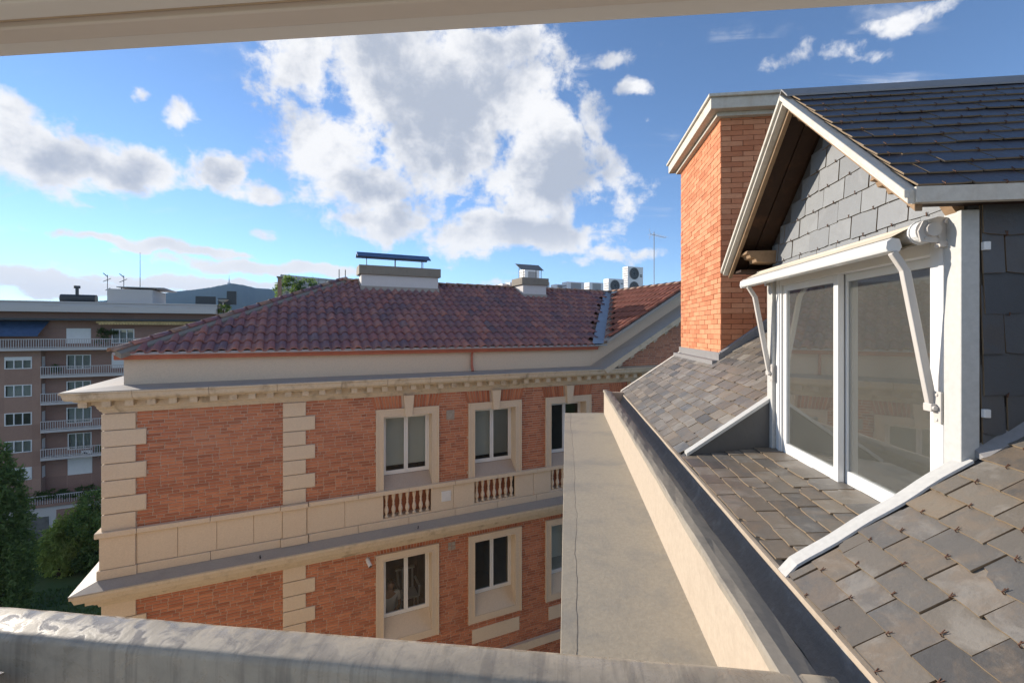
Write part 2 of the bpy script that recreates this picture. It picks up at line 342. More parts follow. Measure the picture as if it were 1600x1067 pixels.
def wall_cells(mb, s0, s1, z0, z1, holes, y):
    """vertical sheet at y with rectangular holes"""
    xs = sorted({s0, s1, *[min(max(h[i], s0), s1) for h in holes for i in (0, 1)]}); zs = sorted({z0, z1, *[min(max(h[i], z0), z1) for h in holes for i in (2, 3)]})
    for a, b in zip(xs, xs[1:]):
        for c, d in zip(zs, zs[1:]):
            mx, mz = (a + b) / 2, (c + d) / 2
            if b - a < 1e-5 or d - c < 1e-5 or any(h[0] < mx < h[1] and h[2] < mz < h[3] for h in holes): continue
            mb.quad((a, y, c), (b, y, c), (b, y, d), (a, y, d))
def brick_rows(s0, s1, z0, z1, holes, course=.0605, L=.235, joint=.0135, seed=1):
    """running bond with the odd header; returns (a, b, zlo, zhi) of every brick"""
    rg = random.Random(seed); out = []; k = 0; z = z1
    while z - course > z0 - .03:
        zl, zh = max(z0, z - course + joint), z; zm = (zl + zh) / 2
        iv = [(s0, s1)]
        for h in holes:
            if h[2] < zm < h[3]:
                nv = []
                for a, b in iv:
                    if h[1] <= a or h[0] >= b: nv.append((a, b)); continue
                    if h[0] > a: nv.append((a, h[0]))
                    if h[1] < b: nv.append((h[1], b))
                iv = nv
        x = s0 - (k % 2) * L / 2 - rg.choice((0, 0, L / 4)); j = k
        while x < s1:
            l = L if (j % 3 or rg.random() < .4) else L / 2 - joint / 2
            for a, b in iv:
                u, w = max(x, a), min(x + l - joint, b)
                if w - u > .02 and zh - zl > .02: out.append((u, w, zl, zh))
            x += l; j += 1
        z -= course; k += 1
    return out
UNIT = {}
def unit_box(m):
    if m.name not in UNIT: UNIT[m.name] = MB().box(0, 1, 0, 1, 0, 1).mesh('brick', m)
    return UNIT[m.name]

# ------------------------------------------------------------------ ground and setting
mb = MB(); mb.quad((-6000, -6000, GROUND), (6000, -6000, GROUND), (6000, 9000, GROUND), (-6000, 9000, GROUND)); struct('ground', mb, GRASS)
FR = R(90) - (math.atan2(1500, 711) - YAW)       # heading of the neighbouring facade
C0 = (-8.162, 7.176, 0)
FD = Vector((math.cos(FR), math.sin(FR), 0)); FN = Vector((-math.sin(FR), math.cos(FR), 0))
def floc(v): return Vector(C0) + FD * v[0] + FN * v[1] + Vector((0, 0, v[2]))
mb = MB()      # access road in front of the apartment block, coming towards us
pts = [(-60, 49), (0, 49), (0, 44), (-19.5, 44), (-20.5, 30), (-21, 12), (-21, 2), (-26, 2), (-27, 30), (-60, 44)]
i0 = len(mb.v); mb.v += [tuple(floc((x, y, GROUND + .02))) for x, y in pts]; mb.f.append(tuple(range(len(pts))))
struct('road', mb, ASPHALT)

# ------------------------------------------------------------------ slates
CHIP = {}
def slate_mesh(m, k):
    """one roofing slate, 1 x 1 in plan, thin, with a lightly nibbled lower edge"""
    key = (m.name, k)
    if key in CHIP: return CHIP[key]
    rg = random.Random(k * 31 + 5)
    n = 5; low = [(i / n, rg.uniform(0, .022) + (.03 if (k == 3 and i == 0) else 0) + (.04 if (k == 4 and i == n) else 0)) for i in range(n + 1)]
    if k == 5: low = [(0, .17), (.06, .13), (.13, .10), (.17, .02), (.5, .0), (.8, .015), (1, .01)]
    if k == 6: low = [(0, 0), (.3, .02), (.6, .0), (.72, .07), (.84, .09), (.9, .19), (1, .22)]
    poly = low + [(1, 1), (0, 1)]
    b = MB(); b.hexa([(x, y, 0) for x, y in poly], [(x, y, 1) for x, y in poly])
    me = b.mesh('slate', m); me.materials.append(SEDGE)
    for f in me.polygons:
        if abs(f.normal.z) < .5: f.material_index = 1
    CHIP[key] = me; return me
def slate_field(parent, O, e1, e2, w0, w1, rows, m, limits=None, w=.208, ex=.112, th=.007, seed=0, single=None, hooks=None, drop=0, start=0, lap=1.75):
    """rows of slates on a plane; limits(row) -> (lo, hi) along e1; single(p) -> True when the slate becomes an object of its own"""
    rg = random.Random(seed); e1 = Vector(e1).normalized(); e2 = Vector(e2).normalized(); nn = e1.cross(e2).normalized(); O = Vector(O)
    if nn.z < 0 and abs(nn.z) > .05: nn = -nn
    rest = MB(); cnt = 0
    ln = ex * lap; tilt = math.atan2(th * 1.25, ex)
    up = (e2 * math.cos(tilt) - nn * math.sin(tilt))
    nt = (nn * math.cos(tilt) + e2 * math.sin(tilt))
    for k in range(start, rows):
        lo, hi = limits(k) if limits else (w0, w1)
        a = w0 - (k % 2) * w / 2 + rg.uniform(-.01, .01)
        while a < hi:
            ww = w * rg.choice((1, 1, 1, .92, 1.06)); u0, u1 = max(a, lo), min(a + ww, hi); a += ww
            if u1 - u0 < .03: continue
            g = .0035
            j = rg.uniform(-.004, .006)
            p = O + e1 * (u0 + g) + e2 * (k * ex + j - drop) + nn * (th * 1.35 + rg.uniform(0, .0045))
            ang = rg.uniform(-.018, .018) * (2.4 if rg.random() < .12 else 1)
            x = e1 * math.cos(ang) + up * math.sin(ang); y = up * math.cos(ang) - e1 * math.sin(ang)
            sc = (u1 - u0 - 2 * g, ln, th)
            M = Matrix(((x.x * sc[0], y.x * sc[1], nt.x * sc[2], p.x), (x.y * sc[0], y.y * sc[1], nt.y * sc[2], p.y), (x.z * sc[0], y.z * sc[1], nt.z * sc[2], p.z), (0, 0, 0, 1)))
            me = slate_mesh(m, rg.choice((0, 1, 2, 2, 1, 0, 3, 4, 0, 1, 2, 3, 4, 5, 6, 0)) if m is SLATE else rg.choice((0, 1, 2, 3, 4)))
            if single is None or single(p):
                place('slate', me, parent, mtx=M); cnt += 1
            else:
                i = len(rest.v); rest.v += [tuple(M @ v.co) for v in me.vertices]; rest.f += [tuple(i + q for q in f.vertices) for f in me.polygons]
            if hooks is not None and u1 - u0 > .1:
                q = O + e1 * ((u0 + u1) / 2 + rg.uniform(-.01, .01)) + e2 * (k * ex + j - drop) + nn * (th * 2.5)
                hooks.bar(q - e2 * .003 - nn * .006, q - e2 * .003 + nn * .005, .003, .003, e1)
                for sg in (-1, 1): hooks.bar(q + nn * .003 - e2 * .003, q + e2 * rg.uniform(.010, .018) + nn * .004 + e1 * (sg * .004 + rg.uniform(-.003, .003)), .0022, .0022, nn)
    if rest.v: rest.build('slate_rows', m, parent, kind='stuff')
    return cnt

# ------------------------------------------------------------------ our own building: ledge, parapet, slate roof, chimney, dormer
OWN = thing('slate_roof_building', 'building with grey slate roof, brick chimney, dormer window and concrete ledge in the right foreground', 'building', base=(4, 4, GROUND))
YE = 8.0                                   # far end of the wing
mb = MB(); mb.box(.10, 10, 1.7, YE - .25, GROUND, -1.56); mb.box(-12, 10, -8, 1.62, GROUND, -1.62); mb.build('wall', PLASTER, OWN)
# ledge with slightly uneven surface
mb = MB(); n = 22
for i in range(n):
    y0 = 1.44 + (7.79 - 1.44) * i / n; y1 = 1.44 + (7.79 - 1.44) * (i + 1) / n
    mb.hexa([(-.025, y0, -1.56), (.66, y0, -1.56), (.66, y1, -1.56), (-.025, y1, -1.56)], [(-.025, y0, -1.405), (.66, y0, -1.385), (.66, y1, -1.385), (-.025, y1, -1.405)])
mb.build('ledge', CONC, OWN)
# narrow edge strip of later screed with a ragged inner border
mb = MB(); rg = random.Random(3); n = 110; x = .06
for i in range(n + 1):
    y = 1.45 + (7.78 - 1.45) * i / n; x = min(max(x + rg.uniform(-.007, .007), .04), .085)
    for xx, zz in ((-.026, -1.404), (-.024, -1.4005), (x - .004, -1.4008), (x, -1.4035)): mb.v.append((xx, y, zz))
for i in range(n):
    for j in range(3): mb.f.append((i * 4 + j, i * 4 + j + 1, i * 4 + j + 5, i * 4 + j + 4))
mb.build('ledge_edge_strip', CONC, OWN)
# wing ledge seen past the front parapet
MB().box(-.98, -.032, 1.44, 2.0, -1.56, -1.41).build('wing_ledge', MARBLE, OWN)
# parapet along the roof
mb = MB(); mb.prism([(.62, -1.39), (.62, -1.03), (.74, -1.03), (.74, -1.39)], 'y', 1.34, 7.77); mb.build('parapet_wall', RENDER, OWN)
mb = MB(); rg = random.Random(4); ny = 34
sec = [(.612, -1.032), (.613, -1.006), (.622, -.999), (.66, -.999), (.70, -1.006), (.738, -1.018), (.748, -1.03), (.752, -1.06)]
for i in range(ny + 1):
    y = 1.36 + (7.775 - 1.36) * i / ny
    for x, z in sec: mb.v.append((x + rg.uniform(-.003, .003), y, z + rg.uniform(-.003, .003)))
k = len(sec)
for i in range(ny):
    for j in range(k - 1): mb.f.append((i * k + j, i * k + j + 1, (i + 1) * k + j + 1, (i + 1) * k + j))
mb.f.append(tuple(range(k))); mb.f.append(tuple(ny * k + j for j in range(k)))
mb.build('parapet_cap', CONC2, OWN)
MB().box(.62, .95, 7.70, 7.775, -1.39, -1.031).build('parapet_end', RENDER, OWN)
# front parapet in foreground: glossy grey paint over rough render
def frontmat(t, b):
    p = wpos(t); n = t.noise(p, 5, 8, .6, .5); fine = t.noise(p, 45, 6, .7); drip = t.noise(t.scalev(p, (30, 3, 1.3)), 1, 5, .6, .3); sm = t.noise(p, 14, 5, .6, .6)
    c = t.mix(t.sstep(n, .4, .65), c4((.40, .335, .25)), c4((.29, .245, .185)))
    c = t.mix(t.m('MULTIPLY', t.sstep(drip, .47, .66), .55), c, c4((.19, .16, .125)))
    c = t.mix(t.m('MULTIPLY', t.sstep(fine, .55, .75), .35), c, c4((.13, .12, .105)))
    t.put(b.inputs['Base Color'], c)
    t.put(b.inputs['Roughness'], t.ramp(sm, [(.42, (.22, .22, .22)), (.56, (.62, .62, .62))])); b.inputs['Specular IOR Level'].default_value = .5
    bump(t, b, t.m('ADD', t.m('MULTIPLY', sm, 1.2), t.m('MULTIPLY', fine, .5)), .22, .006)
FRONT = mat('glossy_grey_paint', frontmat)
mb = MB(); rg = random.Random(9); nx = 90
sec = [(1.43, -1.6), (1.428, -1.015), (1.42, -1.002), (1.405, -.998), (1.36, -.999), (1.315, -1.002), (1.303, -1.005), (1.294, -1.013), (1.289, -1.028), (1.286, -1.2), (1.286, -1.6)]
for i in range(nx + 1):
    x = -4.5 + (5.27) * i / nx
    for j, (y, z) in enumerate(sec):
        a = .0010 if 0 < j < len(sec) - 2 else 0
        mb.v.append((x, y + rg.uniform(-a, a), z + rg.uniform(-a, a)))
k = len(sec)
for i in range(nx):
    for j in range(k - 1): mb.f.append((i * k + j, i * k + j + 1, (i + 1) * k + j + 1, (i + 1) * k + j))
mb.f.append(tuple(range(k))); mb.f.append(tuple(nx * k + j for j in range(k)))
tag(mb.build('front_parapet', FRONT, OWN, smooth=True), 'glossy grey painted parapet along the bottom edge')
# gutter trough between parapet and eave
mb = MB(); rg = random.Random(5); ny = 60
sec = [(.748, -1.03), (.752, -1.16), (.79, -1.21), (.86, -1.205), (.915, -1.14), (.935, -1.075)]
for i in range(ny + 1):
    y = .6 + (7.72 - .6) * i / ny
    for x, z in sec: mb.v.append((x + rg.uniform(-.006, .006), y, z + rg.uniform(-.006, .006)))
k = len(sec)
for i in range(ny):
    for j in range(k - 1): mb.f.append((i * k + j, i * k + j + 1, (i + 1) * k + j + 1, (i + 1) * k + j))
mb.build('gutter', GUTTER, OWN, smooth=True)
MB().box(.930, .958, .6, 7.99, -1.10, -1.058).build('eave_board', RENDER, OWN)

M_ = .70; NL = math.hypot(1, M_); E2 = Vector((1, 0, M_)).normalized()
def zr(x): return -1.05 + M_ * (x - .95)
ROOF = MB()
for y0, y1 in ((.4, 2.11), (3.91, YE)):
    ROOF.hexa([(.95, y0, -1.13), (4.7, y0, zr(4.7) - .1), (4.7, y1, zr(4.7) - .1), (.95, y1, -1.13)], [(.95, y0, -1.053), (4.7, y0, zr(4.7) - .003), (4.7, y1, zr(4.7) - .003), (.95, y1, -1.053)])
ROOFO = ROOF.build('roof_slope', SLATED, OWN)
hooks = MB()
# near slope: rows run along Y
slate_field(ROOFO, (.945, 0, -1.053), (0, 1, 0), E2, .55, 2.075, 12, SLATE, seed=11, hooks=hooks, ex=.112,
            limits=lambda k: (.55 + .055 * k, 2.07 if k > 1 else 2.06))
# far slope up to the verge, round the chimney foot
def farlim(k):
    x = .945 + k * .112 / NL
    return (3.975, 7.93) if x < 1.86 else (3.975, 5.93)
slate_field(ROOFO, (.945, 0, -1.053), (0, 1, 0), E2, 3.975, 7.93, 22, SLATE, seed=12, limits=farlim, single=lambda p: p.y < 6.05 and p.x < 1.75)
hooks.build('slate_hooks', COPPER, ROOFO, kind='stuff')
mb = MB(); mb.hexa([(.93, 7.93, -1.10), (4.7, 7.93, zr(4.7) - .06), (4.7, 8.02, zr(4.7) - .06), (.93, 8.02, -1.10)], [(.93, 7.93, -1.035), (4.7, 7.93, zr(4.7) + .012), (4.7, 8.02, zr(4.7) + .012), (.93, 8.02, -1.035)])
mb.build('verge_trim', OLDPAINT, OWN)
mb = MB(); mb.quad((.95, 7.96, -1.06), (4.7, 7.96, zr(4.7)), (4.7, 7.96, -1.6), (.95, 7.96, -1.6)); mb.build('gable_end', PLASTER, OWN)
# apron below the dormer window
AP = Vector((.67, 0, .10)).normalized()
mb = MB(); mb.hexa([(.95, 2.12, -1.13), (1.66, 2.12, -1.05), (1.66, 3.92, -1.05), (.95, 3.92, -1.13)], [(.95, 2.12, -1.055), (1.66, 2.12, -.952), (1.66, 3.92, -.952), (.95, 3.92, -1.055)])
APRON = mb.build('apron_roof', SLATED, OWN)
slate_field(APRON, (.942, 0, -1.052), (0, 1, 0), AP, 2.19, 3.885, 6, SLATE, seed=21, ex=.113, limits=lambda k: (2.19, 3.885))
# white flashing boards on the two edges of the apron, dark cheeks under them
mb = MB(); a = (.985, -1.02); b = (1.66, -.535)
mb.hexa([(a[0], 3.89, a[1] - .02), (b[0], 3.89, b[1] - .02), (b[0], 3.965, b[1] - .02), (a[0], 3.965, a[1] - .02)], [(a[0], 3.89, a[1] + .008), (b[0], 3.89, b[1] + .008), (b[0], 3.965, b[1] + .012), (a[0], 3.965, a[1] + .012)])
tag(mb.build('flashing', WHITE, OWN), 'white painted flashing strip on the far edge of the apron')
mb = MB(); mb.prism([(.99, -1.045), (1.70, -.53), (1.70, -.95), (1.02, -1.045)], 'y', 3.90, 3.96); mb.build('cheek', SLATED, OWN)
mb = MB(); seg = 14
for i in range(seg + 1):
    f = i / seg; x = .93 + (1.655 - .93) * f; z = zr(x) + .024 + .001 * math.sin(f * 9) - (.022 * (1 - f / .07) ** 2 if f < .07 else 0)
    for y, dz in ((2.074, -.010), (2.078, .0), (2.11, .001), (2.148, .0), (2.156, -.04)): mb.v.append((x, y + .004 * math.sin(f * 17), z + dz))
for i in range(seg):
    for j in range(4): mb.f.append((i * 5 + j, i * 5 + j + 1, i * 5 + j + 6, i * 5 + j + 5))
o = mb.build('flashing', WHITE, OWN); tag(o, 'white painted flashing strip with curled lower end on the near edge')
s_ = o.modifiers.new('solid', 'SOLIDIFY'); s_.thickness = .006
mb = MB(); mb.prism([(.96, -1.05), (1.70, -.54), (1.70, -.95), (1.0, -1.05)], 'y', 2.115, 2.165); mb.build('cheek', SLATED, OWN)

# chimney
CX, CY0, CY1, CZ1, CXR = 1.93, 6.0, 8.0, 2.70, 3.05
mb = MB(); mb.box(CX + .007, CXR, CY0 + .007, CY1 - .007, -1.3, CZ1); CH = mb.build('chimney', CHMORTAR, OWN)
def cbricks(course=.0655):
    out = []; k = 0; z = CZ1 - .004
    while z > -.42:
        for face in (0, 1):
            L0, L1 = (CY0, CY1) if face == 0 else (CX, CXR)
            x = L0 - (.14 if (k + face) % 2 else 0) + .002
            while x < L1 - .02:
                u, w = max(x, L0), min(x + .262, L1)
                if w - u > .03: out.append((face, u, w - .005, z - course + .006, z))
                x += .267
        z -= course; k += 1
    return out
cb = [c for c in cbricks() if not (c[0] == 1 and c[4] < zr(c[1]) - .02) and c[4] > -.34 + (0)]
cb.sort(key=lambda c: (abs(c[3] - .2) * (1 if c[0] == 0 else .8)) + (c[1] - 6 if c[0] == 0 else (c[1] - 1.9) * 1.5))
rest = MB(); rg = random.Random(8)
for i, (face, u, w, z0, z1) in enumerate(cb):
    p = rg.uniform(-.002, .003)
    bx_ = (CX - .004 + p, CX + .05, u, w, z0, z1) if face == 0 else (u + (.012 if u < CX + .001 else 0), w, CY0 - .004 + p, CY0 + .05, z0, z1)
    if i < 300:
        place('brick', unit_box(CHBRICK), CH, mtx=Matrix.Translation((bx_[0], bx_[2], bx_[4])) @ Matrix.Diagonal((bx_[1] - bx_[0], bx_[3] - bx_[2], bx_[5] - bx_[4], 1)))
    else: rest.box(*bx_)
rest.build('brick_courses', CHBRICK, CH, kind='stuff')
mb = MB(); o = .2
mb.box(CX - o + .03, CXR + .17, CY0 - o + .03, CY1 + o - .03, CZ1 + .012, CZ1 + .15); mb.box(CX - o, CXR + .2, CY0 - o, CY1 + o, CZ1 + .15, CZ1 + .19)
mb.box(CX - .07, CXR + .07, CY0 - .07, CY1 + .07, CZ1 - .04, CZ1 + .012)
mb.build('chimney_cap', OLDPAINT, CH, bevel=.008)
mb = MB(); mb.box(CX - .03, CX + .02, CY0 - .05, CY1 + .02, zr(CX) - .06, zr(CX) + .085); mb.box(CX - .12, CX, CY0 - .05, CY1 + .02, zr(CX) - .10, zr(CX) - .015)
mb.hexa([(CX - .04, CY0 - .045, zr(CX) - .06), (CXR, CY0 - .045, zr(CXR) - .06), (CXR, CY0 - .009, zr(CXR) - .06), (CX - .04, CY0 - .009, zr(CX) - .06)],
        [(CX - .04, CY0 - .045, zr(CX) + .06), (CXR, CY0 - .045, zr(CXR) + .13), (CXR, CY0 - .009, zr(CXR) + .15), (CX - .04, CY0 - .009, zr(CX) + .08)])
mb.build('chimney_flashing', ZINC, CH)

# dormer
YC = 3.06; PX = 1.63; WX = 1.68; GX = 1.66
mb = MB()
def zd(y): return 1.485 - .863 * abs(y - YC)
# cheek wall, gable wall and closed rear box
mb.prism([(2.12, .40), (2.12, zd(2.12) - .05), (YC, zd(YC) - .05), (3.94, zd(3.94) - .05), (3.94, .40)], 'x', GX + .012, GX + .06)
mb.hexa([(1.70, 2.115, -.60), (3.2, 2.115, .4), (3.2, 2.16, .4), (1.70, 2.16, -.60)], [(1.70, 2.115, .58), (3.2, 2.115, .58), (3.2, 2.16, .58), (1.70, 2.16, .58)])
mb.hexa([(1.70, 3.90, -.60), (3.2, 3.90, .4), (3.2, 3.94, .4), (1.70, 3.94, -.60)], [(1.70, 3.90, .58), (3.2, 3.90, .58), (3.2, 3.94, .58), (1.70, 3.94, .58)])
DORM = mb.build('dormer', SLATED, OWN); tag(DORM, 'gabled dormer with slate cladding, sliding glass window and wooden soffit')
# room behind the glass
mb = MB(); rx = 6.5
mb.quad((rx, 2.17, -1.3), (rx, 3.89, -1.3), (rx, 3.89, .6), (rx, 2.17, .6)); mb.quad((1.76, 2.17, .56), (rx, 2.17, .56), (rx, 3.89, .56), (1.76, 3.89, .56)); mb.quad((1.76, 2.17, -1.0), (rx, 2.17, -1.0), (rx, 3.89, -1.0), (1.76, 3.89, -1.0))
mb.quad((1.76, 2.17, -1.0), (rx, 2.17, -1.0), (rx, 2.17, .56), (1.76, 2.17, .56)); mb.quad((1.76, 3.89, -1.0), (rx, 3.89, -1.0), (rx, 3.89, .56), (1.76, 3.89, .56))
mb.build('interior', ROOMW, DORM)
for y0, y1 in ((2.10, 2.19), (3.85, 3.945)): MB().box(PX, 1.70, y0, y1, -.62 if y0 < 3 else -.98, .50).build('post', WHITE, DORM, bevel=.004)
for y0, y1 in ((2.195, 2.30), (3.755, 3.845)):
    mb = MB(); mb.box(1.655, 1.76, y0, y1, -.955, .40); mb.box(1.648, 1.656, y0 + .02, y0 + .05, -.95, .40); mb.build('jamb', ALU, DORM, bevel=.003)
MB().box(1.655, 1.76, 2.30, 3.755, .345, .405).build('window_head', ALU, DORM, bevel=.003)
mb = MB(); mb.box(1.60, 1.76, 2.18, 3.86, -.985, -.945); mb.box(1.565, 1.60, 2.18, 3.86, -.975, -.955); mb.build('window_sill', OLDPAINT, DORM, bevel=.004)
for x, y0, y1 in ((1.668, 3.035, 3.752), (1.712, 2.302, 3.075)):
    mb = MB(); w_ = .05
    mb.box(x, x + .036, y0, y0 + w_, -.945, .345); mb.box(x, x + .036, y1 - w_, y1, -.945, .345)
    mb.box(x, x + .036, y0 + w_, y1 - w_, -.945, -.865); mb.box(x, x + .036, y0 + w_, y1 - w_, .30, .345)
    mb.build('sliding_panel', ALU, DORM, bevel=.003)
    MB().box(x + .014, x + .02, y0 + w_ - .004, y1 - w_ + .004, -.869, .304).build('pane', GLASSD, DORM)
MB().box(1.795, 1.80, 2.2, 3.85, .16, .52).build('blind', BLIND, DORM)
# slates on gable wall
hk = MB()
def glim(k):
    z = .405 + k * .128 + .145
    half = (1.485 - .06 - z) / .863
    return (max(2.14, YC - half), min(3.925, YC + half))
slate_field(DORM, (GX + .012, 0, .405), (0, -1, 0), (0, 0, 1), -3.93, -2.13, 7, SLATEW, w=.225, ex=.128, seed=31, hooks=hk, lap=1.12, limits=lambda k: (-glim(k)[1], -glim(k)[0]))
# slates on near cheek, larger ones
slate_field(DORM, (0, 2.113, -.60), (1, 0, 0), (0, 0, 1), 1.705, 2.6, 7, SLATED, w=.165, ex=.165, seed=32, hooks=hk, limits=lambda k: (1.705, min(2.6, 1.60 + (k * .165 + .165) / M_)))
# dormer roof
e2n = Vector((0, 1, .863)).normalized()
mb = MB(); xv = 1.40
yn, yf = 2.015, 4.14
for y_ in (yn, yf):
    mb.hexa([(xv, y_, zd(y_) - .03), (5, y_, zd(y_) - .03), (5, YC, zd(YC) - .03), (xv, YC, zd(YC) - .03)], [(xv, y_, zd(y_) - .006), (5, y_, zd(y_) - .006), (5, YC, zd(YC) - .006), (xv, YC, zd(YC) - .006)])
mb.build('roof_boarding', WOOD, DORM)
slate_field(DORM, (0, yn - .02, zd(yn) - .02), (1, 0, 0), e2n, 1.385, 3.1, 12, SLATER, seed=33, hooks=hk, limits=lambda k: (1.385 + .006 * (k % 2), 2.05 + k * .075))
slate_field(DORM, (0, yf + .02, zd(yf) - .02), (-1, 0, 0), Vector((0, -1, .863)).normalized(), -3.0, -1.385, 12, SLATER, seed=34, single=lambda p: False, limits=lambda k: (-2.6, -1.385))
hk.build('slate_hooks', COPPER, DORM, kind='stuff')
mb = MB(); mb.prism([(YC - .075, zd(YC) - .045), (YC, zd(YC) + .028), (YC + .075, zd(YC) - .045), (YC + .075, zd(YC) - .035), (YC, zd(YC) + .038), (YC - .075, zd(YC) - .035)], 'x', 1.35, 4.9); mb.build('ridge_capping', ZINC, DORM)
# bargeboards: white moulded outer board, brown inner board, soffit planks, eave fascia
def rake(name, m, x0, x1, lo, hi, side, tip=0):
    ye = yn - .02 - tip if side < 0 else yf + .02 + tip
    mb = MB(); d = 1 if side < 0 else -1
    mb.hexa([(x0, ye, zd(ye) + lo), (x1, ye, zd(ye) + lo), (x1, YC, zd(YC) + lo), (x0, YC, zd(YC) + lo)], [(x0, ye, zd(ye) + hi), (x1, ye, zd(ye) + hi), (x1, YC, zd(YC) + hi), (x0, YC, zd(YC) + hi)])
    return mb.build(name, m, DORM, bevel=.004)
for sd in (-1, 1):
    rake('bargeboard', OLDPAINT, 1.355, 1.40, -.062, -.006, sd)
    rake('bargeboard_moulding', OLDPAINT, 1.338, 1.36, -.034, .0, sd, .008)
    rake('inner_board', WOODL, 1.395, 1.425, -.105, -.04, sd, -.02)
    for q in range(2):
        rake('soffit_plank', WOOD, 1.43 + q * .115, 1.54 + q * .115, -.052 - .006 * (q % 2), -.034, sd)
mb = MB(); mb.box(1.38, 4.5, yn - .03, yn + .0, zd(yn) - .075, zd(yn) - .012); mb.build('eave_fascia', OLDPAINT, DORM)
mb = MB(); mb.box(1.43, 4.5, yn + .002, 2.11, zd(yn) - .065, zd(yn) - .05); mb.build('eave_soffit', WOOD, DORM)
mb = MB(); mb.box(1.43, 4.5, 3.95, yf, zd(yf) - .072, zd(yf) - .055); mb.build('eave_soffit', WOOD, DORM)
def corbel(y0, y1, z, m):
    mb = MB(); mb.prism([(GX, z), (1.44, z), (1.43, z - .025), (1.455, z - .03), (1.465, z - .055), (1.50, z - .062), (1.51, z - .09), (GX, z - .10)], 'y', y0, y1); mb.build('corbel', m, DORM, bevel=.003)
corbel(2.25, 2.35, zd(2.25) - .055, WOODL); corbel(3.84, 3.98, zd(3.98) - .055, WOODL); corbel(YC - .035, YC + .035, zd(YC) - .10, WOODL)
mb = MB(); mb.prism([(1.60, .545), (1.66, .545), (1.66, .485), (1.64, .48), (1.62, .51)], 'y', 2.125, 2.18); mb.build('corbel', WOODL, DORM)
# step flashing along cheek foot
mb = MB(); mb.hexa([(1.68, 2.05, zr(1.68) + .012), (3.0, 2.05, zr(3.0) + .012), (3.0, 2.115, zr(3.0) + .012), (1.68, 2.115, zr(1.68) + .012)], [(1.68, 2.05, zr(1.68) + .022), (3.0, 2.05, zr(3.0) + .022), (3.0, 2.112, zr(3.0) + .05), (1.68, 2.112, zr(1.68) + .05)]); mb.build('cheek_flashing', ZINC, DORM)
# small white switch boxes on the cheek
for z in (.33, -.36): MB().box(1.705, 1.73, 2.085, 2.104, z, z + .035).build('cable_clip', ALU, DORM, bevel=.003)

# foot slates of our own wing at lower left
mb = MB(); mb.hexa([(-2.8, .9, -1.06), (-1.72, .9, -1.11), (-1.72, 1.20, -1.17), (-2.8, 1.20, -1.12)], [(-2.8, .9, -1.0), (-1.72, .9, -1.05), (-1.72, 1.20, -1.11), (-2.8, 1.20, -1.06)])
WR = mb.build('wing_roof', SLATED, OWN)
slate_field(WR, (0, 1.21, -1.16), (-1, 0, .05), (0, -1, .25), 1.72, 2.7, 3, SLATE, seed=41, single=None)

# window head above the camera
HEAD = thing('window_head_frame', 'beige window head frame running along the top edge, close to the camera', 'window frame', base=(0, .5, .34))
tl = math.tan(R(-1.16))
def hb(y0, y1, z0, z1, name, m):
    mb = MB(); x0, x1 = -2.2, 1.6
    mb.hexa([(x0, y0, z0 + tl * (x0 + .06)), (x1, y0, z0 + tl * (x1 + .06)), (x1, y1, z0 + tl * (x1 + .06)), (x0, y1, z0 + tl * (x0 + .06))], [(x0, y0, z1 + tl * (x0 + .06)), (x1, y0, z1 + tl * (x1 + .06)), (x1, y1, z1 + tl * (x1 + .06)), (x0, y1, z1 + tl * (x0 + .06))])
    mb.build(name, m, HEAD, bevel=.002)
FRB = plain('frame_beige', (.66, .60, .53), .6, .3, 0, .06, 3, .03); FRL = plain('frame_light', (.74, .72, .67), .5, .3, 0, .04, 3, .02); FRT = plain('blind_box_tan', (.55, .43, .30), .8, .1, 0, .15, 5, .05)
hb(.470, .500, .3355, .43, 'outer_rail', FRL)
hb(.444, .4695, .3295, .43, 'weather_strip', FRB)
hb(.437, .4435, .336, .43, 'groove', FRT)
hb(.412, .4365, .333, .43, 'sash_rail', FRL)
hb(.372, .4115, .338, .43, 'frame_rail', FRB)
hb(.332, .3715, .345, .43, 'gasket', FRT)
hb(.25, .3315, .340, .43, 'blind_box', FRT)

# drop-arm awning
AW = thing('awning', 'rolled-up white drop-arm awning over the dormer sliding window', 'awning', base=(1.6, 3.05, .42))
mb = MB(); mb.prism([(1.44, .355), (1.432, .372), (1.436, .40), (1.46, .418), (1.49, .412), (1.50, .375), (1.49, .352)], 'y', 2.24, 3.96); mb.build('front_bar', ALU, AW, bevel=.004)
mb = MB(); mb.prism([(1.44, .35), (1.432, .37), (1.436, .402), (1.46, .421), (1.49, .415), (1.50, .37), (1.49, .348)], 'y', 3.962, 3.985); mb.build('end_cap', ALU, AW)
mb = MB(); mb.tube((1.575, 2.245, .435), (1.575, 3.90, .435), .046, n=20); mb.build('roller', CANVAS, AW, smooth=False)
mb = MB(); mb.tube((1.575, 2.20, .435), (1.575, 2.244, .435), .05, n=20); mb.tube((1.575, 2.235, .435), (1.575, 2.2445, .435), .054, n=20); mb.build('roller_cap', ALU, AW)
mb = MB(); mb.quad((1.575, 2.26, .481), (1.46, 2.26, .42), (1.46, 3.94, .42), (1.575, 3.94, .481)); mb.quad((1.575, 2.26, .388), (1.49, 2.26, .358), (1.49, 3.94, .358), (1.575, 3.94, .388)); mb.build('canvas', CANVAS, AW)
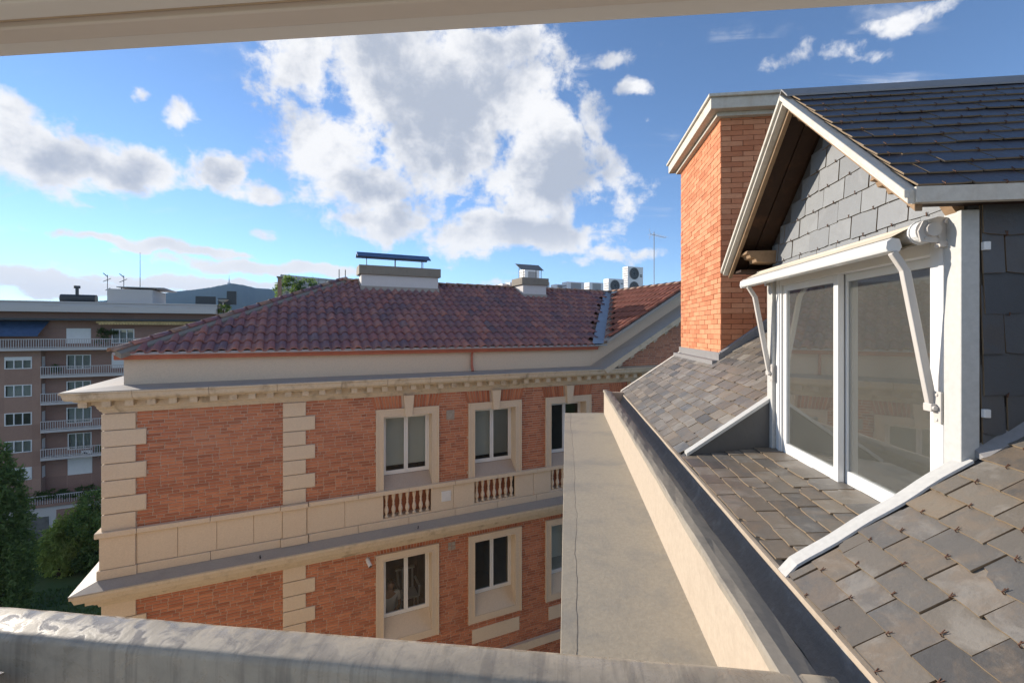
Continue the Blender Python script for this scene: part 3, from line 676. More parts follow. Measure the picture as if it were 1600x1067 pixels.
for y in (2.175, 3.90):
    mb = MB(); mb.prism([(1.655, .375), (1.53, .385), (1.52, .43), (1.54, .475), (1.60, .492), (1.655, .485)], 'y', y, y + .008); mb.box(1.60, 1.655, y - .008, y + .022, .36, .385); mb.tube((1.575, y - .014, .435), (1.575, y + .02, .435), .03, n=12); mb.tube((1.63, y - .01, .47), (1.63, y + .02, .47), .013, n=10)
    for bx, bz in ((1.55, .40), (1.56, .47), (1.60, .405)): mb.tube((bx, y - .006, bz), (bx, y + .01, bz), .006, n=8)
    mb.build('bracket', AWN, AW)
for y in (2.245, 3.885):
    mb = MB(); mb.bar((1.622, y, -.335), (1.512, y, .275), .03, .034, (1, 0, 0)); mb.bar((1.513, y, .268), (1.462, y, .352), .03, .030, (1, 0, 0)); mb.build('arm', AWN, AW, bevel=.005)
    mb = MB(); mb.box(1.622, 1.632, y - .052, y - .008, -.41, -.27); mb.box(1.60, 1.632, y - .03, y + .018, -.36, -.325); mb.tube((1.612, y - .04, -.343), (1.612, y + .022, -.343), .011, n=10); mb.tube((1.618, y - .03, -.285), (1.628, y - .03, -.285), .008, n=8); mb.tube((1.618, y - .03, -.395), (1.628, y - .03, -.395), .008, n=8); mb.build('arm_hinge', AWN, AW, bevel=.003)

# ------------------------------------------------------------------ neighbouring brick building (local frame: x along facade, y into the building)
NB = thing('brick_mansion', 'red brick building with cream stone quoins, balustrades, dentil cornice and dark tiled hip roof', 'building', C0, FR, (8, 6, GROUND))
WIN = [(4.68, 6.11), (6.845, 8.275), (8.985, 10.415), (11.14, 12.57)]
ups = [(a + .17, b - .17, -3.57, -1.93) for a, b in WIN]; los = [(a + .17, b - .17, -6.95, -5.15) for a, b in WIN]
SEND = 18.0
BAL = [(a + .16, b - .18) for a, b in WIN]
mb = MB(); wall_cells(mb, 0, SEND, GROUND, -1.1, ups + los + [(a, b, -4.25, -3.6) for a, b in BAL], .008)
mb.quad((.003, .01, GROUND), (.003, 9, GROUND), (.003, 9, -1.1), (.003, .01, -1.1)); mb.quad((SEND, .01, GROUND), (SEND, 9, GROUND), (SEND, 9, -.5), (SEND, .01, -.5))
WALL = mb.build('wall', MORTAR, NB)
# quoins
def quoin(s, z1, z0, narrow, wide, left):
    k = 0; z = z1
    while z - .30 > z0 - .1:
        w = narrow if k % 2 == 0 else wide
        mb = MB(); mb.prism([(s + left, -.035), (s + left, .05), (s + w, .05), (s + w, -.035)], 'z', z - .297, z - .012); 
        if left == -.035: mb.prism([(-.035, .051), (-.035, w), (0, w), (0, .051)], 'z', z - .297, z - .012)
        mb.build('quoin', STONE, NB, bevel=.012)
        z -= .2985; k += 1
for z1, z0 in ((-1.48, -3.57), (-4.86, -7.2)):
    quoin(0, z1, z0, .453, .607, -.035); quoin(2.838, z1, z0, .43, .607, 0)
holes = [(a, b, -3.6, -1.765) for a, b in WIN] + [(a - .03, b + .03, -1.77, -1.48) for a, b in WIN] + [(a, b, -7.13, -4.99) for a, b in WIN] + [(a - .03, b + .03, -5.0, -4.7) for a, b in WIN]
k = 0
for z1, z0 in ((-1.48, -3.57), (-4.86, -7.2)):
    for q in range(8):
        zt = z1 - q * .2985; w = (.453, .43) if q % 2 == 0 else (.607, .607)
        holes += [(-1, w[0], zt - .2985, zt), (2.838, 2.838 + w[1], zt - .2985, zt)]
bl = brick_rows(.0, 12.9, -3.575, -1.482, holes, seed=2) + brick_rows(.0, 11.5, -8.9, -4.70, holes, seed=3)
bl.sort(key=lambda q: (q[0] + (0 if q[2] > -4 else 3)))
rest = MB(); rg = random.Random(6)
for i, (a, b, z0, z1) in enumerate(bl):
    y0 = -.003 + rg.uniform(-.0015, .002)
    if i < 300: place('brick', unit_box(BRICK), WALL, mtx=Matrix.Translation((a, y0, z0)) @ Matrix.Diagonal((b - a, .06, z1 - z0, 1)))
    else: rest.box(a, b, y0, .05, z0, z1)
# soldier-course flat arches over the windows
for a, b in WIN:
    c = (a + b) / 2
    for zt, zb in ((-1.485, -1.765), (-4.70, -4.99)):
        n = 22
        for q in range(n):
            s0 = a - .02 + (b - a + .04) * q / n; s1 = s0 + (b - a + .04) / n - .011; y0 = -.006 + rg.uniform(-.002, .002)
            if zt > -3 and abs((s0 + s1) / 2 - c) < .11: continue
            sk = ((s0 + s1) / 2 - c) * .10
            rest.hexa([(s0, y0, zb), (s1, y0, zb), (s1, .05, zb), (s0, .05, zb)], [(s0 + sk, y0, zt), (s1 + sk, y0, zt), (s1 + sk, .05, zt), (s0 + sk, .05, zt)])
rest.build('brick_courses', BRICK, WALL, kind='stuff')

def mould(mb, prof, s1, back, s_start=None):
    """moulding profile (y, z) along the front, mitred round the left corner (or cut square at s_start)"""
    n = len(prof); i = len(mb.v)
    for y, z in prof: mb.v += [((y if s_start is None else s_start), y, z), (s1, y, z)]
    for k in range(n - 1): mb.f.append((i + 2 * k, i + 2 * k + 1, i + 2 * k + 3, i + 2 * k + 2))
    mb.f.append(tuple(i + 2 * k + 1 for k in range(n)))
    if s_start is None:
        j = len(mb.v)
        for y, z in prof: mb.v += [(y, y, z), (y, back, z)]
        for k in range(n - 1): mb.f.append((j + 2 * k, j + 2 * k + 1, j + 2 * k + 3, j + 2 * k + 2))
    else: mb.f.append(tuple(i + 2 * k for k in range(n)))
# main cornice
mb = MB(); mould(mb, [(.05, -1.49), (-.02, -1.475), (-.03, -1.445), (-.05, -1.43), (-.06, -1.40), (-.085, -1.37), (-.085, -1.335)], SEND, 8); mb.build('bed_moulding', STONE2, NB)
mb = MB(); mould(mb, [(.0, -1.335), (-.10, -1.334), (-.10, -1.228)], SEND, 8); mb.build('dentil_band', STONE2, NB)
s = -.27; q = 0
while s < 13.5:
    w_ = .12; MB().box(s, s + w_, -.275, -.101, -1.325, -1.226).build('dentil', STONE2, NB); s += .315
for y in (0.0, .315, .63, .945): MB().box(-.275, -.101, y, y + .12, -1.325, -1.226).build('dentil', STONE2, NB)
s = -.45; rg = random.Random(13); first = True
while s < SEND:
    l = rg.uniform(.85, 1.25); e = min(s + l, SEND); mb = MB()
    pr = [(.2, -1.228), (-.30, -1.226), (-.325, -1.20), (-.40, -1.185), (-.42, -1.15), (-.435, -1.08), (-.46, -1.07), (-.46, -1.045), (.2, -1.03)]
    if first: mould(mb, pr, e - .006, 8); first = False
    else: mould(mb, pr, e - .006, 8, s)
    mb.build('cornice_block', STONE2, NB); s = e
mb = MB(); mould(mb, [(-.452, -1.043), (-.452, -1.035), (.25, -1.0)], 10.7, 8); mb.build('cornice_cover', LEAD, NB)
# attic wall, gutter
mb = MB(); mb.quad((.22, .2, -1.06), (11.6, .2, -1.06), (11.6, .2, -.5), (.22, .2, -.5)); mb.quad((.22, .2, -1.06), (.22, 8, -1.06), (.22, 8, -.5), (.22, .2, -.5)); mb.build('attic_wall', PLASTER, NB)
mb = MB(); mould(mb, [(.22, -.545), (.10, -.54), (.085, -.50), (.06, -.465), (.06, -.452)], 10.75, 8, .11); mb.box(.10, .2, .1, 8, -.53, -.46); mb.build('eave_moulding', RED, NB)
mb = MB(); mould(mb, [(.20, -.452), (.03, -.45), (.02, -.43), (.03, -.40), (.2, -.40)], 10.72, 8, .10); mb.build('gutter', GREYG, NB)
mb = MB(); mb.tube((7.0, .10, -.53), (7.0, .15, -.60), .03); mb.tube((7.0, .15, -.60), (7.0, .15, -.88), .03); mb.tube((7.0, .15, -.86), (7.0, .08, -1.0), .034); mb.build('downpipe', RED, NB)
# frieze between the storeys
def rowparts(name, m, z0, z1, y, segs, bev=.006):
    for a, b in segs: MB().box(a, b, y, .04, z0, z1).build(name, m, NB, bevel=bev)
BAL = [(a + .16, b - .18) for a, b in WIN]
mb = MB(); holesB = [(a, b, -4.20, -3.66) for a, b in BAL]
mb = MB(); wall_cells(mb, -.02, SEND, -4.5, -3.6, holesB, -.02); mb.quad((-.02, -.02, -4.5), (-.02, 8, -4.5), (-.02, 8, -3.6), (-.02, -.02, -3.6)); mb.build('frieze_backing', STONE, NB)
segs = []; s = .47
stops = [.47, 1.08, 1.70, 2.32, 2.83]
segs += list(zip(stops, stops[1:])); segs += [(3.29, 4.03), (4.03, BAL[0][0])]
for i, (a, b) in enumerate(BAL):
    n = BAL[i + 1][0] if i + 1 < len(BAL) else SEND
    segs += [(b, (b + n) / 2), ((b + n) / 2, n)]
rowparts('frieze_panel', STONE, -4.235, -3.665, -.038, [(a + .004, b - .004) for a, b in segs])
rowparts('pedestal', STONE, -4.235, -3.665, -.06, [(-.055, .455), (2.838, 3.275)])
s = -.12; rg = random.Random(5)
for a, b in zip([.48, 1.6, 2.80, 3.32, 4.3, 5.4, 6.5, 7.6, 8.7, 9.8, 10.9], [1.6, 2.80, 3.31, 4.3, 5.4, 6.5, 7.6, 8.7, 9.8, 10.9, 12.5]):
    pr = -.03 if (a, b) == (2.80, 3.31) else 0
    MB().box(a + .003, b - .003, -.10 + pr, .16, -3.66, -3.57).build('rail_stone', STONE, NB, bevel=.008)
    MB().box(a + .003, b - .003, -.07 + pr, .04, -4.40, -4.24).build('base_stone', STONE, NB, bevel=.008)
for z0, z1, p in ((-3.66, -3.565, .11), (-4.40, -4.24, .085)):
    mb = MB(); mb.prism([(-p, -p), (.478, -p), (.478, .05), (.0, .05), (.0, .6), (-p, .6)], 'z', z0, z1); mb.build('corner_stone', STONE, NB, bevel=.008)
prof = [(.0, 0), (.045, 0), (.045, .04), (.022, .055), (.03, .08), (.048, .14), (.05, .18), (.03, .25), (.02, .275), (.03, .30), (.03, .315), (.02, .335), (.034, .40), (.045, .46), (.04, .49), (.045, .50), (.045, .54), (0, .54)]
BM = MB().lathe(prof, 0, 0, 10).mesh('baluster', STONE, True)
for a, b in BAL:
    n = 7
    for q in range(n): place('baluster', BM, NB, mtx=Matrix.Translation((a + (b - a) * (q + .5) / n, .03, -4.203)))
    MB().box(a - .05, b + .05, .24, .27, -4.3, -3.58).build('balcony_back', BRICK, NB)
    MB().box(a - .05, b + .05, -.015, .24, -4.26, -4.206).build('balcony_floor', STONE, NB)
# lower ledge
mb = MB(); mould(mb, [(.05, -4.88), (-.06, -4.87), (-.075, -4.82), (-.11, -4.80), (-.12, -4.76), (-.20, -4.745), (-.205, -4.66), (-.31, -4.64), (-.335, -4.55), (-.36, -4.54), (-.36, -4.475)], 12.5, 6); mb.build('string_course', STONE2, NB)
mb = MB(); mould(mb, [(-.365, -4.49), (-.365, -4.468), (-.02, -4.39)], 12.5, 6); mb.build('string_course_cover', LEAD, NB)
for sx in (5.55, 2.45): 
    mb = MB(); mb.tube((sx, -.30, -4.44), (sx, -.34, -4.37), .012); mb.build('drain_spout', DARKM, NB)
# windows
def window(a, b, z0, z1, glass0, blind, sur_bot, key):
    """stone surround a..b, opening inside it, frame with two sashes"""
    W = MB(); t_ = .165
    if sur_bot: poly = [(a, b, z0 - t_, z0)]
    W = []
    for (x0, x1, y0, y1, nm) in ((a, a + t_, z0 - (t_ if sur_bot else 0), z1 + t_, 'l'), (b - t_, b, z0 - (t_ if sur_bot else 0), z1 + t_, 'r'), (a + t_, b - t_, z1, z1 + t_, 't')) + (((a + t_, b - t_, z0 - t_, z0, 'b'),) if sur_bot else ()):
        W.append((x0, x1, y0, y1))
    mb = MB()
    for x0, x1, y0, y1 in W: mb.box(x0, x1, -.045, .0, y0, y1)
    for x0, x1, y0, y1 in W:   # stepped outer fillet
        pass
    f = .035
    mb.box(a, a + f, -.062, -.044, z0 - (t_ if sur_bot else 0), z1 + t_); mb.box(b - f, b, -.062, -.044, z0 - (t_ if sur_bot else 0), z1 + t_); mb.box(a + f, b - f, -.062, -.044, z1 + t_ - f, z1 + t_)
    g = .03
    mb.box(a + t_ - g, a + t_, -.056, -.044, z0, z1); mb.box(b - t_, b - t_ + g, -.056, -.044, z0, z1); mb.box(a + t_ - g, b - t_ + g, -.056, -.0445, z1, z1 + g)
    # reveals
    d = .30
    mb.box(a + t_ - .02, a + t_, -.0, d, z0 - .02, z1 + .02); mb.box(b - t_, b - t_ + .02, .0, d, z0 - .02, z1 + .02); mb.box(a + t_, b - t_, .0, d, z1, z1 + .02)
    SUR = mb.build('window_surround', STONE, NB)
    mb = MB(); mb.hexa([(a + t_, -.03, z0 - .03), (b - t_, -.03, z0 - .03), (b - t_, d, z0 - .03), (a + t_, d, z0 - .03)], [(a + t_, -.03, z0 + .005), (b - t_, -.03, z0 + .005), (b - t_, d - .06, glass0 - .10), (a + t_, d - .06, glass0 - .10)]); 
    mb.build('sill', STONE if sur_bot else MARBLE, SUR)
    if key:
        c = (a + b) / 2; mb = MB(); mb.hexa([(c - .075, -.10, z1 - .03), (c + .075, -.10, z1 - .03), (c + .075, .0, z1 - .03), (c - .075, .0, z1 - .03)], [(c - .12, -.12, z1 + .46), (c + .12, -.12, z1 + .46), (c + .12, .0, z1 + .46), (c - .12, .0, z1 + .46)]); mb.build('keystone', STONE, SUR, bevel=.006)
    # frame
    x0, x1, c = a + t_ + .0, b - t_ - .0, (a + b) / 2; y = d - .07
    mb = MB(); w_ = .045; zb = glass0 - .09
    mb.box(x0, x1, y, y + .06, z1 - w_, z1); mb.box(x0, x1, y, y + .06, zb, zb + w_); mb.box(x0, x0 + w_, y, y + .06, zb + w_, z1 - w_); mb.box(x1 - w_, x1, y, y + .06, zb + w_, z1 - w_)
    FRM = mb.build('window_frame', ALU, NB)
    for u, w2 in ((x0 + w_, c), (c, x1 - w_)):
        mb = MB(); q = .045; y2 = y - .012
        mb.box(u + .003, u + q, y2, y2 + .05, zb + w_, z1 - w_); mb.box(w2 - q, w2 - .003, y2, y2 + .05, zb + w_, z1 - w_); mb.box(u + q, w2 - q, y2, y2 + .05, zb + w_, zb + w_ + q); mb.box(u + q, w2 - q, y2, y2 + .05, z1 - w_ - q, z1 - w_)
        mb.build('sash', ALU, FRM)
        mb = MB(); mb.quad((u + q - .003, y2 + .02, zb + w_ + q), (w2 - q + .003, y2 + .02, zb + w_ + q), (w2 - q + .003, y2 + .02, z1 - w_ - q), (u + q - .003, y2 + .02, z1 - w_ - q)); mb.build('pane', GLASS, FRM)
    if blind: MB().box(x0 + w_, x1 - w_, y + .075, y + .08, zb + w_ + blind, z1).build('blind', BLIND, FRM)
    # dark room
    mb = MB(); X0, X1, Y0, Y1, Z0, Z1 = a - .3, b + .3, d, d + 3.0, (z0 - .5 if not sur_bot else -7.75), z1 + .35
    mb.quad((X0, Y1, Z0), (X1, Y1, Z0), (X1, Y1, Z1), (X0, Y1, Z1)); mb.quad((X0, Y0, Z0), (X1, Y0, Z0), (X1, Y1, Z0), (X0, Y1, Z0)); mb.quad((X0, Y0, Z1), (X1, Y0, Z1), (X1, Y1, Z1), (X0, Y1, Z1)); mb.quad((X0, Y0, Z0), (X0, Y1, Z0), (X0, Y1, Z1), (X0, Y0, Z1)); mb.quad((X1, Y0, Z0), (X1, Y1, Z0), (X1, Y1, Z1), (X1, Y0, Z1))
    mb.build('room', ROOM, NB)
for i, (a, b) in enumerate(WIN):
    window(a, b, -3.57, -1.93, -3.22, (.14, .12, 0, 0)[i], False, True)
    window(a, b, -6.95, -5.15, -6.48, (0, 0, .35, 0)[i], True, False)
    # stone panel under the lower windows
    MB().box(a + .1, b - .05, -.02, .02, -7.62, -7.28).build('apron_panel', STONE, NB)
MB().box(3.5, 13, -.09, .03, -8.15, -7.95).build('lower_band', STONE, NB)
# vents, sign
mb = MB(); mb.box(6.30, 6.50, -.008, .02, -2.12, -1.90); mb.build('vent', VENT, NB)
for dx in (0, .095):
    for dz in (0, .095): MB().box(6.34 + dx, 6.425 + dx, -.010, .02, -5.22 + dz, -5.135 + dz).build('vent', VENT, NB)
mb = MB(); mb.box(6.17, 6.40, -.052, -.036, -4.03, -3.79); V = mb.build('white_vent', ALU, NB, bevel=.003)
for dx in (0, .11):
    for dz in (0, .112):
        mb = MB()
        for q in range(4): mb.box(6.185 + dx, 6.275 + dx, -.058, -.051, -4.015 + dz + q * .026, -4.0 + dz + q * .026)
        mb.build('louvre', ALU, V)
# pediment: raking cornice on the right
rs = .53; S0 = 10.55; RS = 14.3
def zp(s, z0=-1.05): return z0 + rs * (s - S0)
mb = MB(); e = RS
mb.hexa([(S0, -.46, zp(S0) - .0), (e, -.46, zp(e)), (e, .25, zp(e) + .04), (S0, .25, zp(S0) + .04)], [(S0, -.46, zp(S0) + .008), (e, -.46, zp(e) + .008), (e, .25, zp(e) + .05), (S0, .25, zp(S0) + .05)]); mb.build('raking_cover', LEAD, NB)
mb = MB(); mb.hexa([(S0 + .1, -.455, zp(S0 + .1) - .16), (e, -.455, zp(e) - .16), (e, .2, zp(e) - .16), (S0 + .1, .2, zp(S0 + .1) - .16)], [(S0, -.455, zp(S0) - .002), (e, -.455, zp(e) - .002), (e, .2, zp(e) - .002), (S0, .2, zp(S0) - .002)])
mb.hexa([(S0 + .5, -.13, zp(S0 + .5) - .32), (e, -.13, zp(e) - .32), (e, .1, zp(e) - .32), (S0 + .5, .1, zp(S0 + .5) - .32)], [(S0 + .2, -.13, zp(S0 + .2) - .162), (e, -.13, zp(e) - .162), (e, .1, zp(e) - .162), (S0 + .2, .1, zp(S0 + .2) - .162)]); mb.build('raking_cornice', STONE2, NB)
s = S0 + .55
while s < 14.1:
    w_ = .13; mb = MB(); mb.hexa([(s, -.36, zp(s) - .27), (s + w_, -.36, zp(s + w_) - .27), (s + w_, -.131, zp(s + w_) - .27), (s, -.131, zp(s) - .27)], [(s, -.36, zp(s) - .163), (s + w_, -.36, zp(s + w_) - .163), (s + w_, -.131, zp(s + w_) - .163), (s, -.131, zp(s) - .163)]); mb.build('modillion', STONE2, NB); s += .42
mb = MB(); mb.prism([(S0, -1.06), (e, -1.06), (e, zp(e) - .1), ], 'y', .005, .08); mb.build('pediment_wall', MORTAR, NB)
tri = MB()
for a, b, z0, z1 in brick_rows(S0 + .3, RS, -1.03, 1.2, [], seed=4):
    if z1 < zp(a) - .15: tri.box(a, b, 0, .04, z0, z1)
tri.build('pediment_bricks', BRICK, NB, kind='stuff')
# roof surfaces under the tiles
MR = .45; SLM = math.atan(MR)
def zm(y): return -.42 + MR * (y - .05)
HX = .12; RY = 4.25                     # hip foot, ridge depth
VS = 10.72                              # valley foot
def vs_at(y): return VS + (zm(y) + .42) / rs
mb = MB(); mb.v += [(HX, .05, zm(.05) - .03), (VS, .05, zm(.05) - .03), (vs_at(RY), RY, zm(RY) - .03), (HX + RY - .05, RY, zm(RY) - .03)]; mb.f.append((0, 1, 2, 3))
mb.v += [(HX, 8.45, zm(.05) - .03), (vs_at(RY), 8.45, zm(.05) - .03)]; mb.f += [(0, 3, 4), (3, 2, 5, 4)]
RF = mb.build('roof', TERRA, NB)
mb = MB(); zq = lambda s: -.42 + rs * (s - VS)
mb.v += [(VS, .05, zq(VS) - .03), (RS, .05, zq(RS) - .03), (RS, RY, zq(RS) - .03), (vs_at(RY), RY, zq(vs_at(RY)) - .03), (RS + 3.7, .05, zq(VS) - .03), (RS + 3.7, RY, zq(VS) - .03)]; mb.f += [(0, 1, 2, 3), (1, 4, 5, 2)]
RF2 = mb.build('pediment_roof', TERRA, NB)
def tile_mesh(m):
    w, l, t = .212, .47, .024; prof = []
    for k in range(4): prof.append((.0 + .07 * k / 3, .008 * (1 - math.sin(math.pi * k / 3)) ))
    for k in range(1, 8): a = math.pi * (1 - k / 7); prof.append((.0775 + .072 * (1 + math.cos(a)), .062 * math.sin(a) + .004))
    b = MB(); n = len(prof); b.v += [(x, 0, z + .03) for x, z in prof] + [(x * .96, l, z * .9) for x, z in prof] + [(x, .0, z + .03 - t) for x, z in prof]
    for k in range(n - 1): b.f += [(k, k + 1, n + k + 1, n + k), (k, 2 * n + k, 2 * n + k + 1, k + 1)]
    me = bpy.data.meshes.new('tile'); me.from_pydata(b.v, [], b.f); me.materials.append(m)
    me.polygons.foreach_set('use_smooth', [i % 2 == 0 for i in range(len(me.polygons))]); return me
TM = tile_mesh(TILE)
cand = []; rg = random.Random(15)
ex = .395; cos, sin = math.cos(SLM), math.sin(SLM)
nrow = int((RY - .05) / cos / ex) + 1
for r in range(nrow):
    ry = .02 + r * ex * cos
    s = HX + .02
    while s < vs_at(ry) - .22:
        yc = ry + .2 * cos
        if s + .10 > HX + (yc - .05) + .10 and s + .2 < vs_at(yc) - .20 and ry < RY - .05:
            cand.append((s, ry))
        s += .212
inst = []
for s, ry in cand: inst.append((Matrix.Translation((s + rg.uniform(-.004, .004), ry, zm(ry))) @ Matrix.Rotation(SLM, 4, 'X') @ Matrix.Rotation(rg.uniform(-.012, .012), 4, 'Z'), s + ry * .6, RF))
inst.sort(key=lambda q: q[1])
P2 = math.atan(rs); cand2 = []
y = .06
while y < RY - .15:
    s = VS + .05
    while s < RS - .3:
        if s > vs_at(y + .15) + .12: cand2.append((s, y))
        s += ex * math.cos(P2)
    y += .212
def joined(me, mats_):
    b = MB()
    for M in mats_:
        i = len(b.v); b.v += [tuple(M @ v.co) for v in me.vertices]; b.f += [tuple(i + q for q in f.vertices) for f in me.polygons]
    return b
for M, _, par in inst[:300]: place('tile', TM, par, mtx=M)
def join_smooth(b, name, m, par):
    me = bpy.data.meshes.new(name); me.from_pydata(b.v, [], b.f); me.materials.append(m); me.polygons.foreach_set('use_smooth', [i % 2 == 0 for i in range(len(me.polygons))])
    return place(name, me, par, kind='stuff')
join_smooth(joined(TM, [q[0] for q in inst[300:]]), 'tile_rows', TILE, RF)
TM2 = tile_mesh(plain('red_tile', (.26, .105, .075), .7, .2, 0, .35, 4)) 
join_smooth(joined(TM2, [Matrix.Translation((s, y + .21, zq(s))) @ Matrix.Rotation(R(-90), 4, 'Z') @ Matrix.Rotation(P2, 4, 'X') for s, y in cand2]), 'tile_rows', TM2.materials[0], RF2)
# hip and ridge cap tiles
def captile(p, d, m, par, name='cap_tile', r=.085, l=.40):
    d = Vector(d).normalized(); x = d.cross(Vector((0, 0, 1))).normalized(); z = x.cross(d)
    b = MB(); n = 8
    for e_, rr in ((0, r), (l, r * .9)):
        for k in range(n + 1):
            a = math.pi * k / n; b.v.append(tuple(Vector(p) + d * e_ + x * (math.cos(a) * rr) + z * (math.sin(a) * rr * .9 + (.015 if e_ == 0 else 0))))
    for k in range(n): b.f.append((k, k + 1, n + 2 + k, n + 1 + k))
    o = b.build(name, m, par, smooth=True); sm = o.modifiers.new('s', 'SOLIDIFY'); sm.thickness = .012; return o
hipd = Vector((1, 1, MR)); L = (RY - .05) * hipd.length; k = 0
while k * .36 < L: captile(Vector((HX - .04, .01, zm(.05) + .02)) + hipd.normalized() * (k * .36), hipd, TILE if k % 3 else TERRA, RF); k += 1
s = HX + RY
while s < vs_at(RY) - .3: captile((s, RY, zm(RY) + .03), (1, 0, 0), TERRA, RF); s += .36
s = .05
while s < RY: captile((RS, s, zq(RS) + .03), (0, 1, 0), TERRA, RF2); s += .36
# valley flashing
mb = MB(); a = Vector((VS - .06, .0, -.40)); b_ = Vector((vs_at(RY), RY, zm(RY) + .0))
mb.quad(a + Vector((-.18, 0, .03)), a + Vector((.20, 0, .03)), b_ + Vector((.14, 0, .05)), b_ + Vector((-.22, 0, .05))); mb.box(VS - .15, VS + .25, -.03, .2, -.425, -.40); mb.build('valley_flashing', BLUEZ, NB)
# verge strip of pediment roof above the raking ledge
mb = MB(); u0 = VS + .30
mb.hexa([(u0, .0, zq(u0) - .10), (RS, .0, zq(RS) - .10), (RS, .24, zq(RS) - .10), (u0, .24, zq(u0) - .10)], [(u0, .0, zq(u0) - .015), (RS, .0, zq(RS) - .015), (RS, .24, zq(RS) - .02), (u0, .24, zq(u0) - .02)]); mb.build('verge_strip', LEAD, NB)
mb = MB(); mb.prism([(10.6, -1.02), (RS, zp(RS) + .02), (RS, zq(RS) - .101), (u0, zq(u0) - .101), (10.6, -.5)], 'y', .195, .26); mb.build('verge_wall', PLASTER, NB)
# mortar bedding along the hip
mb = MB(); hd = Vector((1, 1, MR)); A0 = Vector((HX, .05, zm(.05))); B0 = A0 + hd * (RY - .05); sd = Vector((1, -1, 0)).normalized() * .19
mb.hexa([A0 + Vector((0, 0, -.03)), B0 + Vector((0, 0, -.03)), B0 + sd + Vector((0, 0, -.09)), A0 + sd + Vector((0, 0, -.09))], [A0 + Vector((0, 0, .07)), B0 + Vector((0, 0, .07)), B0 + sd + Vector((0, 0, .0)), A0 + sd + Vector((0, 0, .0))])
mb.build('hip_mortar', STACKC, RF)
# white stacks on the roof
def stack(s0, s1, y0, y1, zt, capz, name='roof_stack'):
    mb = MB(); mb.box(s0, s1, y0, y1, zm(y0) - .3, zt); o = mb.build(name, WWALL, NB)
    MB().box(s0 - .07, s1 + .07, y0 - .07, y1 + .07, zt, capz).build('stack_cap', STACKC, o, bevel=.006)
    mb = MB(); mb.box(s0 - .03, s1 + .03, y0 - .03, y0 + .005, zm(y0) - .2, zm(y0) + .13); mb.hexa([(s0 - .03, y0, zm(y0) - .1), (s0 - .004, y0, zm(y0) - .1), (s0 - .004, y1, zm(y1) - .1), (s0 - .03, y1, zm(y1) - .1)], [(s0 - .03, y0, zm(y0) + .12), (s0 - .004, y0, zm(y0) + .12), (s0 - .004, y1, zm(y1) + .12), (s0 - .03, y1, zm(y1) + .12)]); mb.build('stack_flashing', LEAD, o)
    return o
st = stack(4.82, 7.15, 3.62, 4.15, 1.66, 1.93)
mb = MB(); z = 2.30
mb.quad((4.72, 3.62, z - .10), (6.92, 3.62, z - .10), (6.92, 3.88, z + .03), (4.72, 3.88, z + .03)); mb.quad((4.72, 4.14, z - .10), (6.92, 4.14, z - .10), (6.92, 3.88, z + .03), (4.72, 3.88, z + .03))
o = mb.build('cowl_roof', BLUE, st); sm = o.modifiers.new('s', 'SOLIDIFY'); sm.thickness = .025
for s in (4.98, 5.83, 6.68):
    for y in (3.70, 4.06): mb = MB(); mb.tube((s + (.05 if y > 4 else 0), y, 1.93), (s + (.05 if y > 4 else 0), y, 2.22), .011); mb.build('cowl_leg', DARKM, st)
st = stack(10.08, 10.98, 3.45, 4.15, 1.56, 1.80)
mb = MB(); z = 2.06; mb.hexa([(9.95, 3.38, z), (10.85, 3.38, z), (11.1, 4.22, z + .30), (10.15, 4.22, z + .30)], [(9.95, 3.38, z + .015), (10.85, 3.38, z + .015), (11.1, 4.22, z + .315), (10.15, 4.22, z + .315)]); mb.build('cowl_roof', DARKM, st)
for s, y in ((10.12, 3.48), (10.8, 3.48), (10.25, 4.1), (10.93, 4.1)): mb = MB(); mb.tube((s, y, 1.80), (s, y, z + (.03 if y < 3.6 else .25)), .012); mb.build('cowl_leg', DARKM, st)
# terrace behind the ridge for the air conditioners
MB().box(10.55, 19.5, 4.6, 12, GROUND, 1.555).build('rear_block', WWALL, NB); MB().box(5.0, 10.548, 4.6, 12, GROUND, 1.055).build('rear_block', WWALL, NB)

